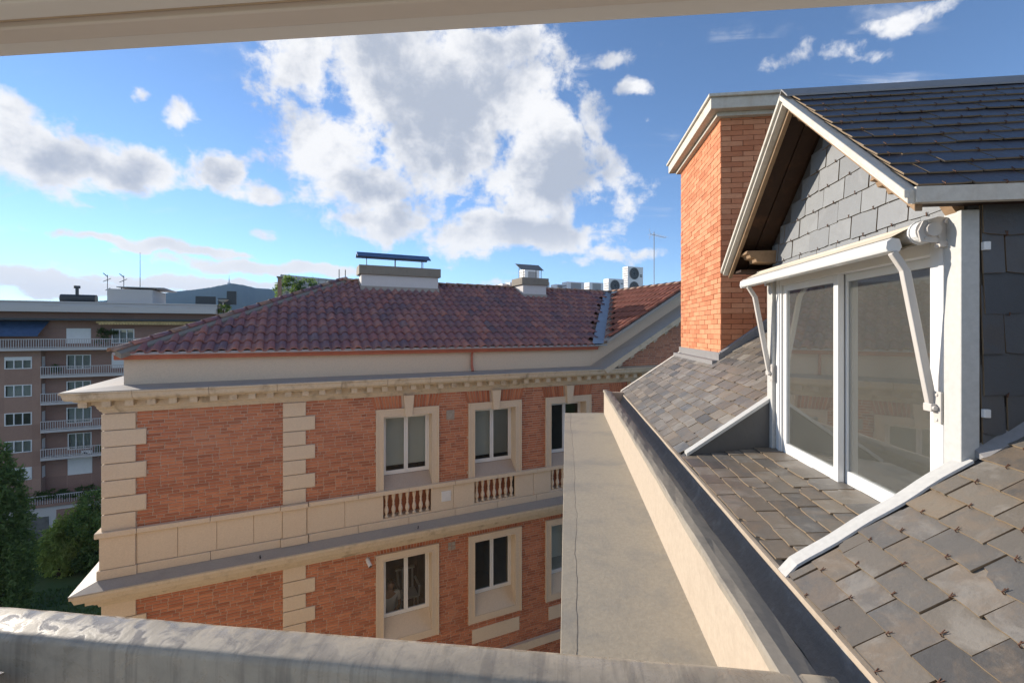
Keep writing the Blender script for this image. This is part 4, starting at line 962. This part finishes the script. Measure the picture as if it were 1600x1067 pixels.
# air-conditioning units on the terrace
def frustum_at(px, py, y):
    r = ray(px, py); q = (Vector(C0) + FN * y).dot(FN) / r.dot(FN); P = r * q - Vector(C0); return P.dot(FD), P.z
def ac(s, y, w, h, d, fans, label, back=False, gl=1.56):
    h = max(h, .3)
    t_ = thing('air_conditioner', label, 'air conditioner', C0, FR, (s, y, gl), 'air conditioning units behind the tiled ridge')
    MB().box(s, s + w, y, y + d, gl + .04, gl + h).build('casing', ACW, t_, bevel=.015)
    mb = MB(); mb.box(s + .05, s + .12, y + .02, y + d - .02, gl, gl + .04); mb.box(s + w - .12, s + w - .05, y + .02, y + d - .02, gl, gl + .04); mb.build('feet', DARKM, t_)
    if not back:
        for q in range(fans):
            cx = s + w * .40; cz = gl + .04 + (h - .04) * (q + .5) / fans; r = min(w * .30, (h / fans) * .42)
            mb = MB(); n = 22; i = len(mb.v); mb.v += [(cx + r * math.cos(2 * math.pi * k / n), y - .012, cz + r * math.sin(2 * math.pi * k / n)) for k in range(n)]; mb.f.append(tuple(range(i, i + n))); g = mb.build('fan_grille', DARKM, t_)
            mb = MB()
            for rr in (.35, .6, .85, 1.0):
                for k in range(n): a0, a1 = 2 * math.pi * k / n, 2 * math.pi * (k + 1) / n; mb.bar((cx + r * rr * math.cos(a0), y - .018, cz + r * rr * math.sin(a0)), (cx + r * rr * math.cos(a1), y - .018, cz + r * rr * math.sin(a1)), .008, .008)
            mb.build('grille_ring', ACG, g)
        mb = MB(); mb.box(s + w * .78, s + w * .92, y - .01, y + .002, gl + h * .70, gl + h * .73); mb.box(s + w * .78, s + w * .92, y - .01, y + .002, gl + h * .65, gl + h * .68); mb.build('label_plate', DARKM, t_)
    else: MB().box(s + w * .22, s + w * .80, y - .012, y + .002, gl + h * .12, gl + h * .90).build('coil', ACG, t_)
    mb = MB()
    for q in range(max(1, int((h - .12) / .105))): mb.box(s - .010, s + .002, y + .04, y + d - .05, gl + .10 + q * .105, gl + .15 + q * .105)
    mb.build('side_louvres', ACG, t_)
    return t_
for px0, px1, top, y, d, fans, lb, back in (
        (981, 1005, 416, 5.6, .36, 2, 'tall white air conditioner with two stacked fans behind the valley', False),
        (951, 975, 435, 5.3, .36, 1, 'white single-fan air conditioner left of the tall two-fan unit', False),
        (921, 943, 441, 5.2, .4, 1, 'white air conditioner with grey coil beside the single-fan unit', True),
        (886, 913, 440, 5.1, .4, 1, 'white air conditioner showing a broad grey coil, right of the small stack', True),
        (868, 882, 444, 5.5, .4, 1, 'narrow white air conditioner close to the right of the small stack', True),
        (846, 859, 440, 5.0, .4, 1, 'white air conditioner half hidden behind the small white stack', True),
        (820, 843, 420, 6.4, .5, 1, 'tall beige-grilled air conditioner seen under the small stack cowl', True),
        (797, 806, 441, 5.2, .5, 1, 'white air conditioner just left of the small white stack', True),
        (785, 794, 443, 5.4, .5, 1, 'second white air conditioner left of the small stack', True),
        (775, 783, 445, 5.6, .5, 1, 'third white air conditioner left of the small stack', True),
        (765, 773, 447, 5.8, .5, 1, 'lowest leftmost white air conditioner on the ridge', True)):
    x0, zt = frustum_at(px0, top, y); x1, _ = frustum_at(px1, top, y); g0 = 1.06 if px0 < 812 else 1.56; ac(x0, y, x1 - x0, zt - g0, d, fans, lb, back, g0)
# television aerial
s0, _ = frustum_at(1022, 450, 6.5)
AN = thing('television_aerial', 'thin television aerial mast right of the tall air conditioner', 'antenna', C0, FR, (s0, 6.5, 1.3))
mb = MB(); mb.tube((s0, 6.5, 1.3), (s0, 6.5, 4.75), .02, n=6); mb.build('mast', ACG, AN)
mb = MB(); mb.bar((s0 - .25, 6.5, 4.62), (s0 + .75, 6.5, 4.52), .015, .015)
for q in range(9): x = s0 - .2 + q * .11; mb.bar((x, 6.3, 4.62 - .01 * q), (x, 6.7, 4.62 - .01 * q), .008, .008)
for q in (-1, 1): mb.bar((s0 - .22, 6.5, 4.62), (s0 - .30, 6.5, 4.62 + q * .25), .01, .01)
mb.build('aerial_array', ACG, AN)
# security camera on the brick wall
SCM = thing('security_camera', 'small white security camera on the brick wall beside the lower window', 'camera', C0, FR, (4.50, -.01, -5.05))
mb = MB(); mb.tube((4.50, .0, -5.04), (4.50, -.03, -5.04), .04, n=12); mb.tube((4.50, -.03, -5.04), (4.52, -.09, -5.06), .015, n=8); mb.build('mount', ALU, SCM)
mb = MB(); mb.tube((4.50, -.07, -5.04), (4.54, -.18, -5.12), .042, n=12); b1 = mb.build('body', ALU, SCM, bevel=.005); mb = MB(); mb.tube((4.54, -.18, -5.12), (4.542, -.186, -5.124), .03, n=12); mb.build('lens', DARKM, b1)

# person and white chair inside the lower window
PER = thing('person', 'person in white T-shirt standing behind the lower window, right arm bent', 'person', C0, FR, (5.12, .78, -7.745))
def skin(name, verts, edges, rad, m, par, root=0, sub=2):
    me = bpy.data.meshes.new(name); me.from_pydata(verts, edges, []); me.materials.append(m)
    o = place(name, me, par); sk = o.modifiers.new('skin', 'SKIN'); sk.use_smooth_shade = True
    for i, r in enumerate(rad): me.skin_vertices[0].data[i].radius = r if isinstance(r, tuple) else (r, r); me.skin_vertices[0].data[i].use_root = (i == root)
    s2 = o.modifiers.new('sub', 'SUBSURF'); s2.levels = sub; s2.render_levels = sub
    return o
def P3(dx, dy, z): return (5.12 + dx, .78 + dy, -7.745 + z)
V = [P3(0, 0, .95), P3(0, 0, 1.15), P3(0, -.01, 1.38), P3(.0, -.02, 1.52), P3(.02, -.05, 1.60), P3(.02, -.06, 1.72),
     P3(-.19, 0, 1.41), P3(-.23, -.02, 1.13), P3(-.16, -.22, 1.00), P3(.19, -.02, 1.41), P3(.24, -.05, 1.14), P3(.10, -.26, 1.06),
     P3(-.10, 0, .88), P3(-.11, -.02, .48), P3(-.11, .02, .08), P3(-.11, -.12, .03), P3(.10, 0, .88), P3(.11, -.02, .48), P3(.11, .02, .08), P3(.11, -.12, .03),
     P3(-.13, -.29, .98), P3(.05, -.31, 1.07)]
E_ = [(0, 1), (1, 2), (2, 3), (3, 4), (4, 5), (2, 6), (6, 7), (7, 8), (8, 20), (2, 9), (9, 10), (10, 11), (11, 21), (0, 12), (12, 13), (13, 14), (14, 15), (0, 16), (16, 17), (17, 18), (18, 19)]
RD = [(.15, .11), (.14, .10), (.15, .10), (.055, .055), (.085, .095), (.08, .09), .055, .042, .03, .055, .042, .03, .09, .06, .04, .035, .09, .06, .04, .035, .028, .028]
skin('body', V, E_, RD, SKIN, PER)
SV = [P3(0, 0, .93), P3(0, 0, 1.15), P3(0, -.01, 1.38), P3(-.19, 0, 1.41), P3(-.225, -.015, 1.22), P3(.19, -.02, 1.41), P3(.23, -.04, 1.22), P3(0, -.012, 1.46)]
skin('t_shirt', SV, [(0, 1), (1, 2), (2, 3), (3, 4), (2, 5), (5, 6), (2, 7)], [(.175, .135), (.165, .125), (.17, .12), .075, .072, .075, .072, .07], SHIRT, PER)
TV = [P3(0, 0, .97), P3(-.10, 0, .86), P3(-.11, -.02, .48), P3(-.11, .02, .10), P3(.10, 0, .86), P3(.11, -.02, .48), P3(.11, .02, .10)]
skin('trousers', TV, [(0, 1), (1, 2), (2, 3), (0, 4), (4, 5), (5, 6)], [(.165, .13), .105, .08, .07, .105, .08, .07], TROUSER, PER)
skin('hair', [P3(.02, -.03, 1.66), P3(.02, -.02, 1.76)], [(0, 1)], [(.088, .10), (.08, .09)], HAIR, PER)
CHR = thing('chair', 'tall white chair with slatted back inside the lower window', 'chair', C0, FR, (5.68, 1.35, -7.745))
def c3(x, y, z): return (5.68 + x, 1.35 + y, -7.745 + z)
for x, y in ((-.24, -.22), (.24, -.22), (-.24, .22), (.24, .22)): mb = MB(); mb.tube(c3(x, y, 0), c3(x * .9, y * .9, .95), .024, n=6); mb.build('leg', SHIRT, CHR)
mb = MB(); mb.box(*[v for p in zip(c3(-.24, -.22, .93), c3(.24, .24, .97)) for v in p]); mb.build('seat', SHIRT, CHR, bevel=.01)
for q in range(4): x = -.18 + q * .12; mb = MB(); mb.bar(c3(x, .22, .97), c3(x * 1.1, .32, 1.45), .05, .015); mb.build('back_slat', SHIRT, CHR)
mb = MB(); mb.bar(c3(-.25, .32, 1.46), c3(.25, .32, 1.46), .05, .06); mb.build('backrest_rail', SHIRT, CHR)
for q in (-1, 1): mb = MB(); mb.bar(c3(q * .26, -.2, 1.2), c3(q * .26, .3, 1.2), .05, .03); mb.bar(c3(q * .25, -.2, .95), c3(q * .26, -.2, 1.2), .04, .03); mb.build('armrest', SHIRT, CHR)

# ------------------------------------------------------------------ apartment block across the garden (same orientation)
AY = 54.2
AP_ = thing('apartment_block', 'brown brick apartment block with white balconies and roof terraces across the garden', 'building', C0, FR, (-18, AY + 5, GROUND))
def A(px, py): return frustum_at(px, py, AY)
def rect(px0, px1, py0, py1, pref=None):
    """window rectangle from its photo bounds on the facade plane (heights taken at its left side)"""
    s0 = A(px0, py0)[0]; s1 = A(px1, py0)[0]; return s0, s1, A(px0, py1)[1], A(px0, py0)[1]
SB = A(64, 600)[0]; SE = -5.8; ZT = 1.95; REC = .9
wl = [rect(7, 50, a, b) for a, b in ((558, 577), (602, 621), (646, 666), (690, 709), (733, 753))]
wr = [rect(98, 137, 513, 537), rect(170, 206, 514, 537), rect(98, 137, 555, 578), rect(170, 206, 553, 576), rect(98, 137, 597, 622), rect(98, 138, 639, 664), rect(100, 138, 680, 706), rect(100, 139, 720, 746)]
mb = MB(); wall_cells(mb, -34, SB, -21.5, -1.9, wl, AY); mb.quad((SB, AY, -21.5), (SB, AY + REC, -21.5), (SB, AY + REC, -1.9), (SB, AY, -1.9)); mb.build('wall', ABRICK, AP_)
mb = MB(); wall_cells(mb, SB, SE, -17.6, ZT, wr, AY + REC); wall_cells(mb, -34, SB, -1.9, ZT, [], AY + REC); mb.quad((SE, AY + REC, -21.5), (SE, AY + 12, -21.5), (SE, AY + 12, ZT), (SE, AY + REC, ZT)); mb.build('wall', ABRICK2, AP_)
mb = MB(); mb.quad((-34, AY + REC + 3, -21.5), (SE, AY + REC + 3, -21.5), (SE, AY + REC + 3, ZT), (-34, AY + REC + 3, ZT)); mb.build('interior_wall', ROOM, AP_)
def awin(r, y, n, shutter):
    s0, s1, z0, z1 = r; mb = MB(); w_ = .09
    mb.box(s0, s1, y - .04, y + .05, z0, z0 + w_); mb.box(s0, s1, y - .04, y + .05, z1 - w_, z1)
    for k in range(n + 1): x = s0 + (s1 - s0 - w_) * k / n; mb.box(x, x + w_, y - .04, y + .05, z0 + w_, z1 - w_)
    o = mb.build('window', ALU, AP_)
    mb = MB(); mb.quad((s0, y + .02, z0), (s1, y + .02, z0), (s1, y + .02, z1), (s0, y + .02, z1)); mb.build('pane', GLASS, o)
    if shutter: MB().box(s0 + .05, s1 - .05, y - .055, y - .042, z0 + (z1 - z0) * (1 - shutter), z1).build('shutter', ALU, o)
    MB().box(s0 + .1, s1 - .1, y + .25, y + .27, z0 + .1, z1).build('curtain', BLIND if random.random() < .6 else ROOM, o)
for r, sh in zip(wl, (.3, 0, 0, 0, .9)): awin(r, AY, 3 if sh < .9 else 2, sh)
for r, sh in zip(wr, (1, 0, 0, 1, 0, 0, 0, 1)): awin(r, AY + REC, 3, sh)
for py0, py1 in ((557, 573), (600, 616), (643, 660), (686, 702), (729, 747)):
    s0 = SB + .02; z1 = A(66, py0)[1]; z0 = A(66, py1)[1]; mb = MB(); mb.box(s0, s0 + .02, AY + .2, AY + .8, z0, z1); mb.build('side_window', ALU, AP_)
def balcony(px0, pyslab, proj, s1=SE, s0=None):
    s0 = A(px0, pyslab)[0] if s0 is None else s0; z = A(max(px0, 65), pyslab)[1]
    mb = MB(); mb.box(s0, s1, AY - proj, AY + REC, z - .02, z + .22); o = mb.build('balcony', AWHITE, AP_)
    mb = MB(); s = s0
    while s < min(s1, -9): mb.box(s, s + .05, AY - proj + .02, AY - proj + .05, z + .22, z + 1.15); s += .19
    mb.box(s0, s1, AY - proj, AY - proj + .07, z + 1.13, z + 1.2); mb.box(s0, s1, AY - proj, AY - proj + .07, z + .30, z + .35); mb.build('railing', AWHITE, o)
balcony(0, 547, 1.0, s0=-34)
for py in (590, 632, 675, 718): balcony(67, py, .55)
# planted terrace on the garage block
MB().box(-34, SE, AY - 1.6, AY + REC, -21.5, -18.2).build('garage_block', AWHITE, AP_)
MB().box(SB + 1.8, SB + 4.4, AY - 1.64, AY - 1.58, -21.5, -18.6).build('garage_door', ABRICK2, AP_)
MB().box(SB - .2, SB + 1.2, AY - 1.66, AY - 1.58, -21.5, -19.2).build('garage_door', ROOM, AP_)
z = -17.9; mb = MB(); mb.box(-34, SE, AY - 1.75, AY - 1.0, -18.2, z); o = mb.build('terrace_slab', ABRICK2, AP_)
mb = MB(); s = -30
while s < -12: mb.box(s, s + .05, AY - 1.72, AY - 1.68, z, z + .85); s += .19
mb.box(-34, SE, AY - 1.74, AY - 1.66, z + .83, z + .9); mb.build('railing', AWHITE, o)
# cornice strip, fascia, setback terrace and penthouse
MB().box(-34, SE + .1, AY - .9, AY + REC + .02, 1.05, 1.25).build('eave_strip', DARKM, AP_)
MB().box(-34, SE + .2, AY - .4, AY + 3, ZT, ZT + .62).build('parapet', AWHITE, AP_)
MB().box(-34, SE + .2, AY + .6, AY + 12, ZT + .62, 3.0).build('roof_storey', AWHITE, AP_)
MB().box(-34, SE + .25, AY + .45, AY + 12, 3.0, 3.12).build('roof_slab', AWHITE, AP_)
s0, s1 = A(157, 455)[0], A(222, 455)[0]; MB().box(s0, s1 + .5, AY + 2, AY + 8, 3.12, 4.75).build('penthouse', AWHITE, AP_); MB().box(s0 + .8, s1 + 1.6, AY + 2, AY + 8.4, 4.95, 5.05).build('penthouse_canopy', AWHITE, AP_)
for dx in (1.2, 4.4): MB().box(s0 + dx, s0 + dx + .1, AY + 2.1, AY + 2.2, 4.75, 4.95).build('canopy_post', DARKM, AP_)
for px in (62, 175, 225, 290): s = A(px, 470)[0]; MB().box(s, s + 1.3, AY + .55, AY + .61, 2.35, 2.62).build('roof_vent', WOODL, AP_)
mb = MB(); mb.tube((A(68, 460)[0], AY + 4, 3.6), (A(128, 460)[0], AY + 4, 3.6), .5, n=14); mb.build('water_tank', DARKM, AP_)
mb = MB(); mb.tube((A(95, 460)[0], AY + 4, 4.0), (A(95, 460)[0], AY + 4, 4.9), .16, n=8); mb.tube((A(95, 460)[0], AY + 4, 4.8), (A(95, 460)[0], AY + 4, 5.1), .3, n=8); mb.build('roof_cowl', DARKM, AP_)
s = A(300, 465)[0]; MB().box(s, s + 2.1, AY + 2, AY + 2.2, 3.12, 4.15).build('solar_panel', DARKM, AP_); MB().box(s + 2.3, s + 3.6, AY + 2.3, AY + 2.5, 3.12, 4.0).build('solar_panel', DARKM, AP_); MB().box(s + 1.95 + 1.3, s + 4.3, AY + 2, AY + 2.2, 3.2, 4.9).build('solar_panel', DARKM, AP_)
mb = MB(); mb.lathe([(0, 3.4), (.35, 3.5), (.6, 3.75)], s + 3.0, AY + 1, 12); mb.tube((s + 3, AY + 1, 3.1), (s + 3, AY + 1, 3.42), .05); mb.build('satellite_dish', AWHITE, AP_)
s = A(206, 440)[0]; mb = MB(); mb.tube((s, AY + 3, 4.75), (s, AY + 3, 9.2), .045, .02, n=6); mb.build('roof_mast', DARKM, AP_)
for px in (152, 179): s = A(px, 440)[0]; mb = MB(); mb.tube((s, AY + 3, 3.1), (s, AY + 3, 6.4), .035, n=5); mb.bar((s - .4, AY + 3, 5.6), (s + .3, AY + 3, 6.0), .06, .06); mb.bar((s - .2, AY + 3, 4.6), (s + .25, AY + 3, 4.9), .06, .06); mb.bar((s, AY + 3, 6.2), (s - .4, AY + 3, 6.6), .08, .08); mb.build('roof_aerial', DARKM, AP_)
# awnings on the top floor
AWB = thing('blue_awning', 'navy blue awning over the top-floor balcony of the apartment block', 'awning', C0, FR, (-24, AY, .5))
s1 = A(66, 510)[0]; mb = MB(); mb.quad((-30, AY + REC - .05, 1.02), (s1 + .3, AY + REC - .05, 1.02), (s1, AY - .9, -.45), (-30, AY - .9, -.45)); mb.quad((-30, AY - .9, -.45), (s1, AY - .9, -.45), (s1, AY - .9, -.62), (-30, AY - .9, -.62)); mb.build('canvas', ABLUE, AWB)
AWY = thing('yellow_awning', 'folded yellow awning under the apartment block eaves', 'awning', C0, FR, (A(155, 505)[0], AY, 1))
mb = MB(); s0 = A(153, 505)[0]; mb.box(s0, SE - .5, AY - .5, AY - .2, .78, .98); mb.build('cassette', AYEL, AWY); mb = MB()
for k in range(30): s = s0 + .2 + k * .26; mb.box(s, s + .22, AY - .48, AY - .46, .62, .78)
mb.build('valance', AYEL, AWY)

# ------------------------------------------------------------------ far buildings over the hip of the tiled roof
def at_depth(px, py, d): return ray(px, py) * d
FB = thing('roof_terrace_house', 'house with grey glazed roof terrace and brick wall beyond the tiled hip', 'building', at_depth(490, 450, 60), FR, (0, 0, GROUND - at_depth(490, 450, 60).z))
BASEZ[FB.name] = (0, 0, GROUND - at_depth(490, 450, 60).z)
mb = MB(); mb.box(-4.5, 9, 0, 9, -28, -2.2); mb.build('wall', ABRICK, FB)
mb = MB(); mb.hexa([(-4.3, 0, -2.2), (8, 0, -2.2), (8, 6, -2.2), (-4.3, 6, -2.2)], [(-3.9, .5, 1.65), (8, .5, 1.0), (8, 6, 1.0), (-3.9, 6, 1.65)]); mb.build('glazed_terrace', AWHITE, FB)
mb = MB()
for k in range(14): mb.bar((-4.2 + k * .9, -.1, -2.2), (-3.85 + k * .9, .42, 1.60 - k * .048), .08, .05)
for k in range(5): z = -1.8 + k * .75; mb.bar((-4.2, -.05 + k * .1, z), (8, -.05 + k * .1, z), .05, .06)
mb.build('glazing_bar', ACG, FB)
mb = MB(); mb.box(1.2, 7, -.6, -.15, -2.2, -.3); mb.build('brick_screen', CHBRICK, FB)
for x in (3.2, 4.0): mb = MB(); mb.tube((x, .6, 1.1), (x, .6, 2.7), .06); mb.build('flue_pipe', DARKM, FB)
PC = at_depth(437, 460, 55); TC = thing('brick_chimney', 'slim brick chimney post standing left of the glazed terrace', 'chimney', PC, FR, (0, 0, -25.8))
mb = MB(); mb.box(-.22, .22, -.22, .22, -25.8, 2.0); mb.build('shaft', TERRA, TC); mb = MB(); mb.box(-.32, .32, -.32, .32, 2.0, 2.15); mb.build('cap', STACKC, TC)

# ------------------------------------------------------------------ trees
def crown(name, m, par, lobes, nleaf, size, seed, droop=0):
    rg = random.Random(seed); b = MB(); tot = sum(l[3] * l[4] * l[5] for l in lobes) ** 1
    for cx, cy, cz, rx, ry, rz in lobes:
        n = int(nleaf * (rx * ry * rz) / tot)
        clumps = [(rg.gauss(0, 1), rg.gauss(0, 1), rg.gauss(0, 1), rg.uniform(.70, 1.04)) for _ in range(max(6, n // 26))]
        for i in range(n):
            c = rg.choice(clumps); l = math.sqrt(c[0] ** 2 + c[1] ** 2 + c[2] ** 2) or 1; k = c[3] / l
            p = Vector((cx + c[0] * k * rx + rg.gauss(0, .10) * rx, cy + c[1] * k * ry + rg.gauss(0, .10) * ry, cz + c[2] * k * rz + rg.gauss(0, .09) * rz))
            d = Vector((rg.gauss(0, 1), rg.gauss(0, 1), rg.gauss(0, 1) - droop)).normalized(); e = d.orthogonal().normalized(); e.rotate(Matrix.Rotation(rg.uniform(0, 6.28), 3, d))
            s = size * rg.uniform(.6, 1.4); b.quad(p - e * s * .28, p + d * s * .5 - e * s * .1, p + d * s * 1.1, p + d * s * .45 + e * s * .3)
    return b.build(name, m, par)
def tree(name, label, cat, base, lobes, nleaf, size, m, seed, trunk_h, r, droop=0):
    t_ = thing(name, label, cat, base, 0, (0, 0, 0)); rg = random.Random(seed)
    mb = MB(); mb.tube((0, 0, -.2), (rg.uniform(-.2, .2), 0, trunk_h), r, r * .5, 9)
    for l in lobes: mb.tube((0, 0, trunk_h * rg.uniform(.4, .9)), (l[0] * .8, l[1] * .8, l[2]), r * .4, r * .12, 6)
    mb.build('trunk', BARK, t_); crown('crown', m, t_, lobes, nleaf, size, seed, droop); return t_
g = ray(0, 800) * 33; tree('cypress', 'tall narrow dark green cypress at the left edge', 'tree', (g.x, g.y, GROUND), [(0, 0, 2.6, 1.7, 1.7, 2.6), (.15, 0, 5.2, 1.75, 1.75, 2.4), (-.1, 0, 7.6, 1.55, 1.55, 2.3), (.1, 0, 9.8, 1.25, 1.25, 2.0), (0, 0, 11.6, .8, .8, 1.6), (.05, 0, 12.9, .4, .4, .9)], 24000, .27, LEAF_D, 3, 11.5, .3)
for px, py, d, h, sc, m, nm, lb, sd in ((92, 850, 40, 4.6, .8, LEAF_Y, 'willow', 'yellow-green feathery tree beside the road, nearest the conifer', 5), (128, 830, 41, 6.0, .95, LEAF_Y, 'willow', 'taller yellow-green feathery tree left of the brick corner', 6), (158, 820, 41, 7.8, 1.1, LEAF_D, 'tree', 'dark green tree partly hidden behind the brick corner', 7)):
    g = ray(px, py) * d
    tree(nm, lb, 'tree', (g.x, g.y, GROUND), [(0, 0, h * .62, 1.7 * sc, 1.7 * sc, h * .34), (1.0 * sc, .3, h * .45, 1.3 * sc, 1.3 * sc, h * .3), (-1.0 * sc, -.2, h * .42, 1.3 * sc, 1.3 * sc, h * .3), (.1, 0, h * .25, 1.6 * sc, 1.6 * sc, h * .25)], 7500, .30, m, sd, h * .6, .16, .5)
for k, (px, py, d, w_, h) in enumerate(((88, 872, 41, 1.3, 1.8), (150, 880, 41, 1.6, 2.2))):
    g = ray(px, py) * d; t_ = thing('shrub', ('dark shrub on the grass bank below the feathery trees', 'broad dark shrub near the brick corner', 'small dark shrub at the kerb of the road')[k], 'shrub', (g.x, g.y, GROUND), 0, (0, 0, 0)); mb = MB(); mb.tube((0, 0, -.1), (0, 0, h * .6), .08, .04, 6); mb.build('stem', BARK, t_)
    crown('foliage', LEAF_H, t_, [(0, 0, h * .5, w_, w_, h * .5), (w_ * .5, 0, h * .4, w_ * .7, w_ * .7, h * .4)], 4200, .26, 40 + k)
P_ = floc((-19, AY - 1.4, -17.85)); HG = thing('terrace_hedge', 'low green planting along the apartment terrace railing', 'hedge', P_, FR, (0, 0, 0))
mb = MB(); mb.box(-3, 6, -.2, .2, -.02, .3); mb.build('planter', ABRICK2, HG); crown('foliage', LEAF_H, HG, [(-2 + 1.3 * k, 0, .65 + .2 * (k % 2), .9, .4, .5) for k in range(7)], 3500, .22, 77)
g = at_depth(462, 448, 57); TS = thing('terrace_shrub', 'green shrub growing on the far roof terrace', 'shrub', g, FR, (0, 0, -.8)); BASEZ[TS.name] = (0, 0, -.8)
mb = MB(); mb.tube((0, 0, -2.4), (0, 0, .2), .1); mb.build('stem', BARK, TS); crown('foliage', LEAF_D, TS, [(-.5, 0, 0, 1.4, .8, 1.2), (1.2, 0, .1, 1.4, .8, 1.0), (-2.0, 0, -.8, .5, .5, 1.6)], 2600, .26, 78)
g = at_depth(340, 462, 62); TS = thing('roof_corner_shrub', 'green shrub at the right end of the apartment roof', 'shrub', floc((-5.0, AY + 1.2, ZT)), FR, (0, 0, 0))
mb = MB(); mb.tube((0, 0, 0), (0, 0, .6), .06); mb.build('stem', BARK, TS); crown('foliage', LEAF_D, TS, [(0, 0, .6, .9, .6, .6)], 900, .22, 79)

# plants and an air conditioner on the apartment balconies
def on_block(px, py, dy=0.0):
    a_ = A(px, py); return floc((a_[0], AY + dy, a_[1]))
for px, py, w_, h, lb in ((158, 545, 1.5, 1.9, 'dark climbing plant on the top-floor balcony of the apartment block'), (153, 718, .9, 1.1, 'bushy pot plant on the lowest apartment balcony'), (84, 590, .5, .9, 'small pot plant at the left end of the second apartment balcony')):
    q = on_block(px, py, .35); t_ = thing('balcony_plant', lb, 'plant', q, FR, (0, 0, 0)); mb = MB(); mb.lathe([(0, .2), (.16, .2), (.2, .5), (0, .5)], 0, 0, 8); mb.build('pot', ABRICK, t_)
    crown('foliage', LEAF_H, t_, [(0, 0, .4 + h * .5, w_ * .5, .35, h * .5), (w_ * .35, 0, .3 + h * .7, w_ * .5, .3, h * .3)], 700, .2, int(px))
q = on_block(134, 718, .3); t_ = thing('balcony_air_conditioner', 'white air conditioner on the lowest apartment balcony', 'air conditioner', q, FR, (0, 0, 0))
mb = MB(); mb.box(-.45, .45, -.15, .15, .22, .95); o = mb.build('casing', ACW, t_); mb = MB(); mb.tube((-.12, -.152, .58), (-.12, -.165, .58), .24, n=14); mb.build('fan_grille', DARKM, t_)

# grass bank strip beside the road
mb = MB(); rg = random.Random(2)
for i in range(9000):
    x = rg.uniform(-20, -8); y = rg.uniform(14, 40); p = floc((x, y, GROUND)); h = rg.uniform(.12, .3); a = rg.uniform(0, 6.28); dx, dy = .05 * math.cos(a), .05 * math.sin(a)
    i0 = len(mb.v); mb.v += [(p.x - dx, p.y - dy, p.z), (p.x + dx, p.y + dy, p.z), (p.x + rg.uniform(-.1, .1), p.y + rg.uniform(-.1, .1), p.z + h)]; mb.f.append((i0, i0 + 1, i0 + 2))
tag(mb.build('grass', LEAF_H), 'short green grass on the bank beside the road', 'grass', kind='stuff')

# ------------------------------------------------------------------ wooded hill with a mast, far away
HD = 2600
prof = [(-60, 478), (120, 474), (235, 462), (270, 456), (300, 453), (330, 449), (350, 445), (362, 443), (378, 445), (400, 450), (430, 452), (470, 452), (520, 455), (600, 462), (700, 470), (850, 478), (1000, 484)]
mb = MB(); rg = random.Random(21); cols = []
for (x0, y0), (x1, y1) in zip(prof, prof[1:]):
    n = max(2, int((x1 - x0) / 2.0))
    for k in range(n): f = k / n; cols.append((x0 + (x1 - x0) * f, y0 + (y1 - y0) * f + rg.uniform(-.3, .3)))
nr = 10
for x, y in cols:
    top = ray(x, y) * HD; away = Vector((top.x, top.y, 0)).normalized()
    for j in range(nr):
        f = j / (nr - 1); b_ = 0
        mb.v.append((top.x - away.x * (f * 1300 + b_ * f), top.y - away.y * (f * 1300 + b_ * f), GROUND + (top.z - GROUND) * (1 - f) ** 1.15 + 0))
    for j in range(3):
        f = (j + 1) / 3; mb.v.append((top.x + away.x * 900 * f, top.y + away.y * 900 * f, GROUND + (top.z - GROUND) * (1 - f)))
K = nr + 3
for i in range(len(cols) - 1):
    for j in range(nr - 1): mb.f.append((i * K + j, i * K + j + 1, (i + 1) * K + j + 1, (i + 1) * K + j))
    mb.f.append((i * K, (i + 1) * K, (i + 1) * K + nr, i * K + nr))
    for j in range(2): mb.f.append((i * K + nr + j, (i + 1) * K + nr + j, (i + 1) * K + nr + j + 1, i * K + nr + j + 1))
hl = struct('hill', mb, HILLM); hl.data.polygons.foreach_set('use_smooth', [True] * len(hl.data.polygons))
tp = ray(358, 444.5) * HD
TW = thing('hilltop_mast', 'slender mast on the summit of the distant hill', 'tower', (tp.x, tp.y, tp.z), 0, (0, 0, 0))
mb = MB(); mb.box(-6, 6, -6, 6, -6, 9); mb.build('base_building', AWHITE, TW); mb = MB(); mb.tube((0, 0, 8), (0, 0, 30), 2.6, 2.0, 8); mb.tube((0, 0, 30), (0, 0, 52), 1.3, .6, 6); mb.build('shaft', ACG, TW)

# haze between here and the hill
mb = MB(); mb.box(-5200, 5200, -800, 4600, GROUND - 1, 420)
hz = mb.build('haze', HILLM); hz['kind'] = 'stuff'
hm = bpy.data.materials.new('haze_air'); hm.use_nodes = True; t = NT(hm.node_tree); t.n.clear()
vo = t.node('ShaderNodeVolumePrincipled'); vo.inputs['Color'].default_value = (.38, .60, .95, 1); vo.inputs['Density'].default_value = .00009; vo.inputs['Anisotropy'].default_value = 0
ou = t.node('ShaderNodeOutputMaterial'); t.l.new(vo.outputs[0], ou.inputs['Volume']); hz.data.materials.clear(); hz.data.materials.append(hm)
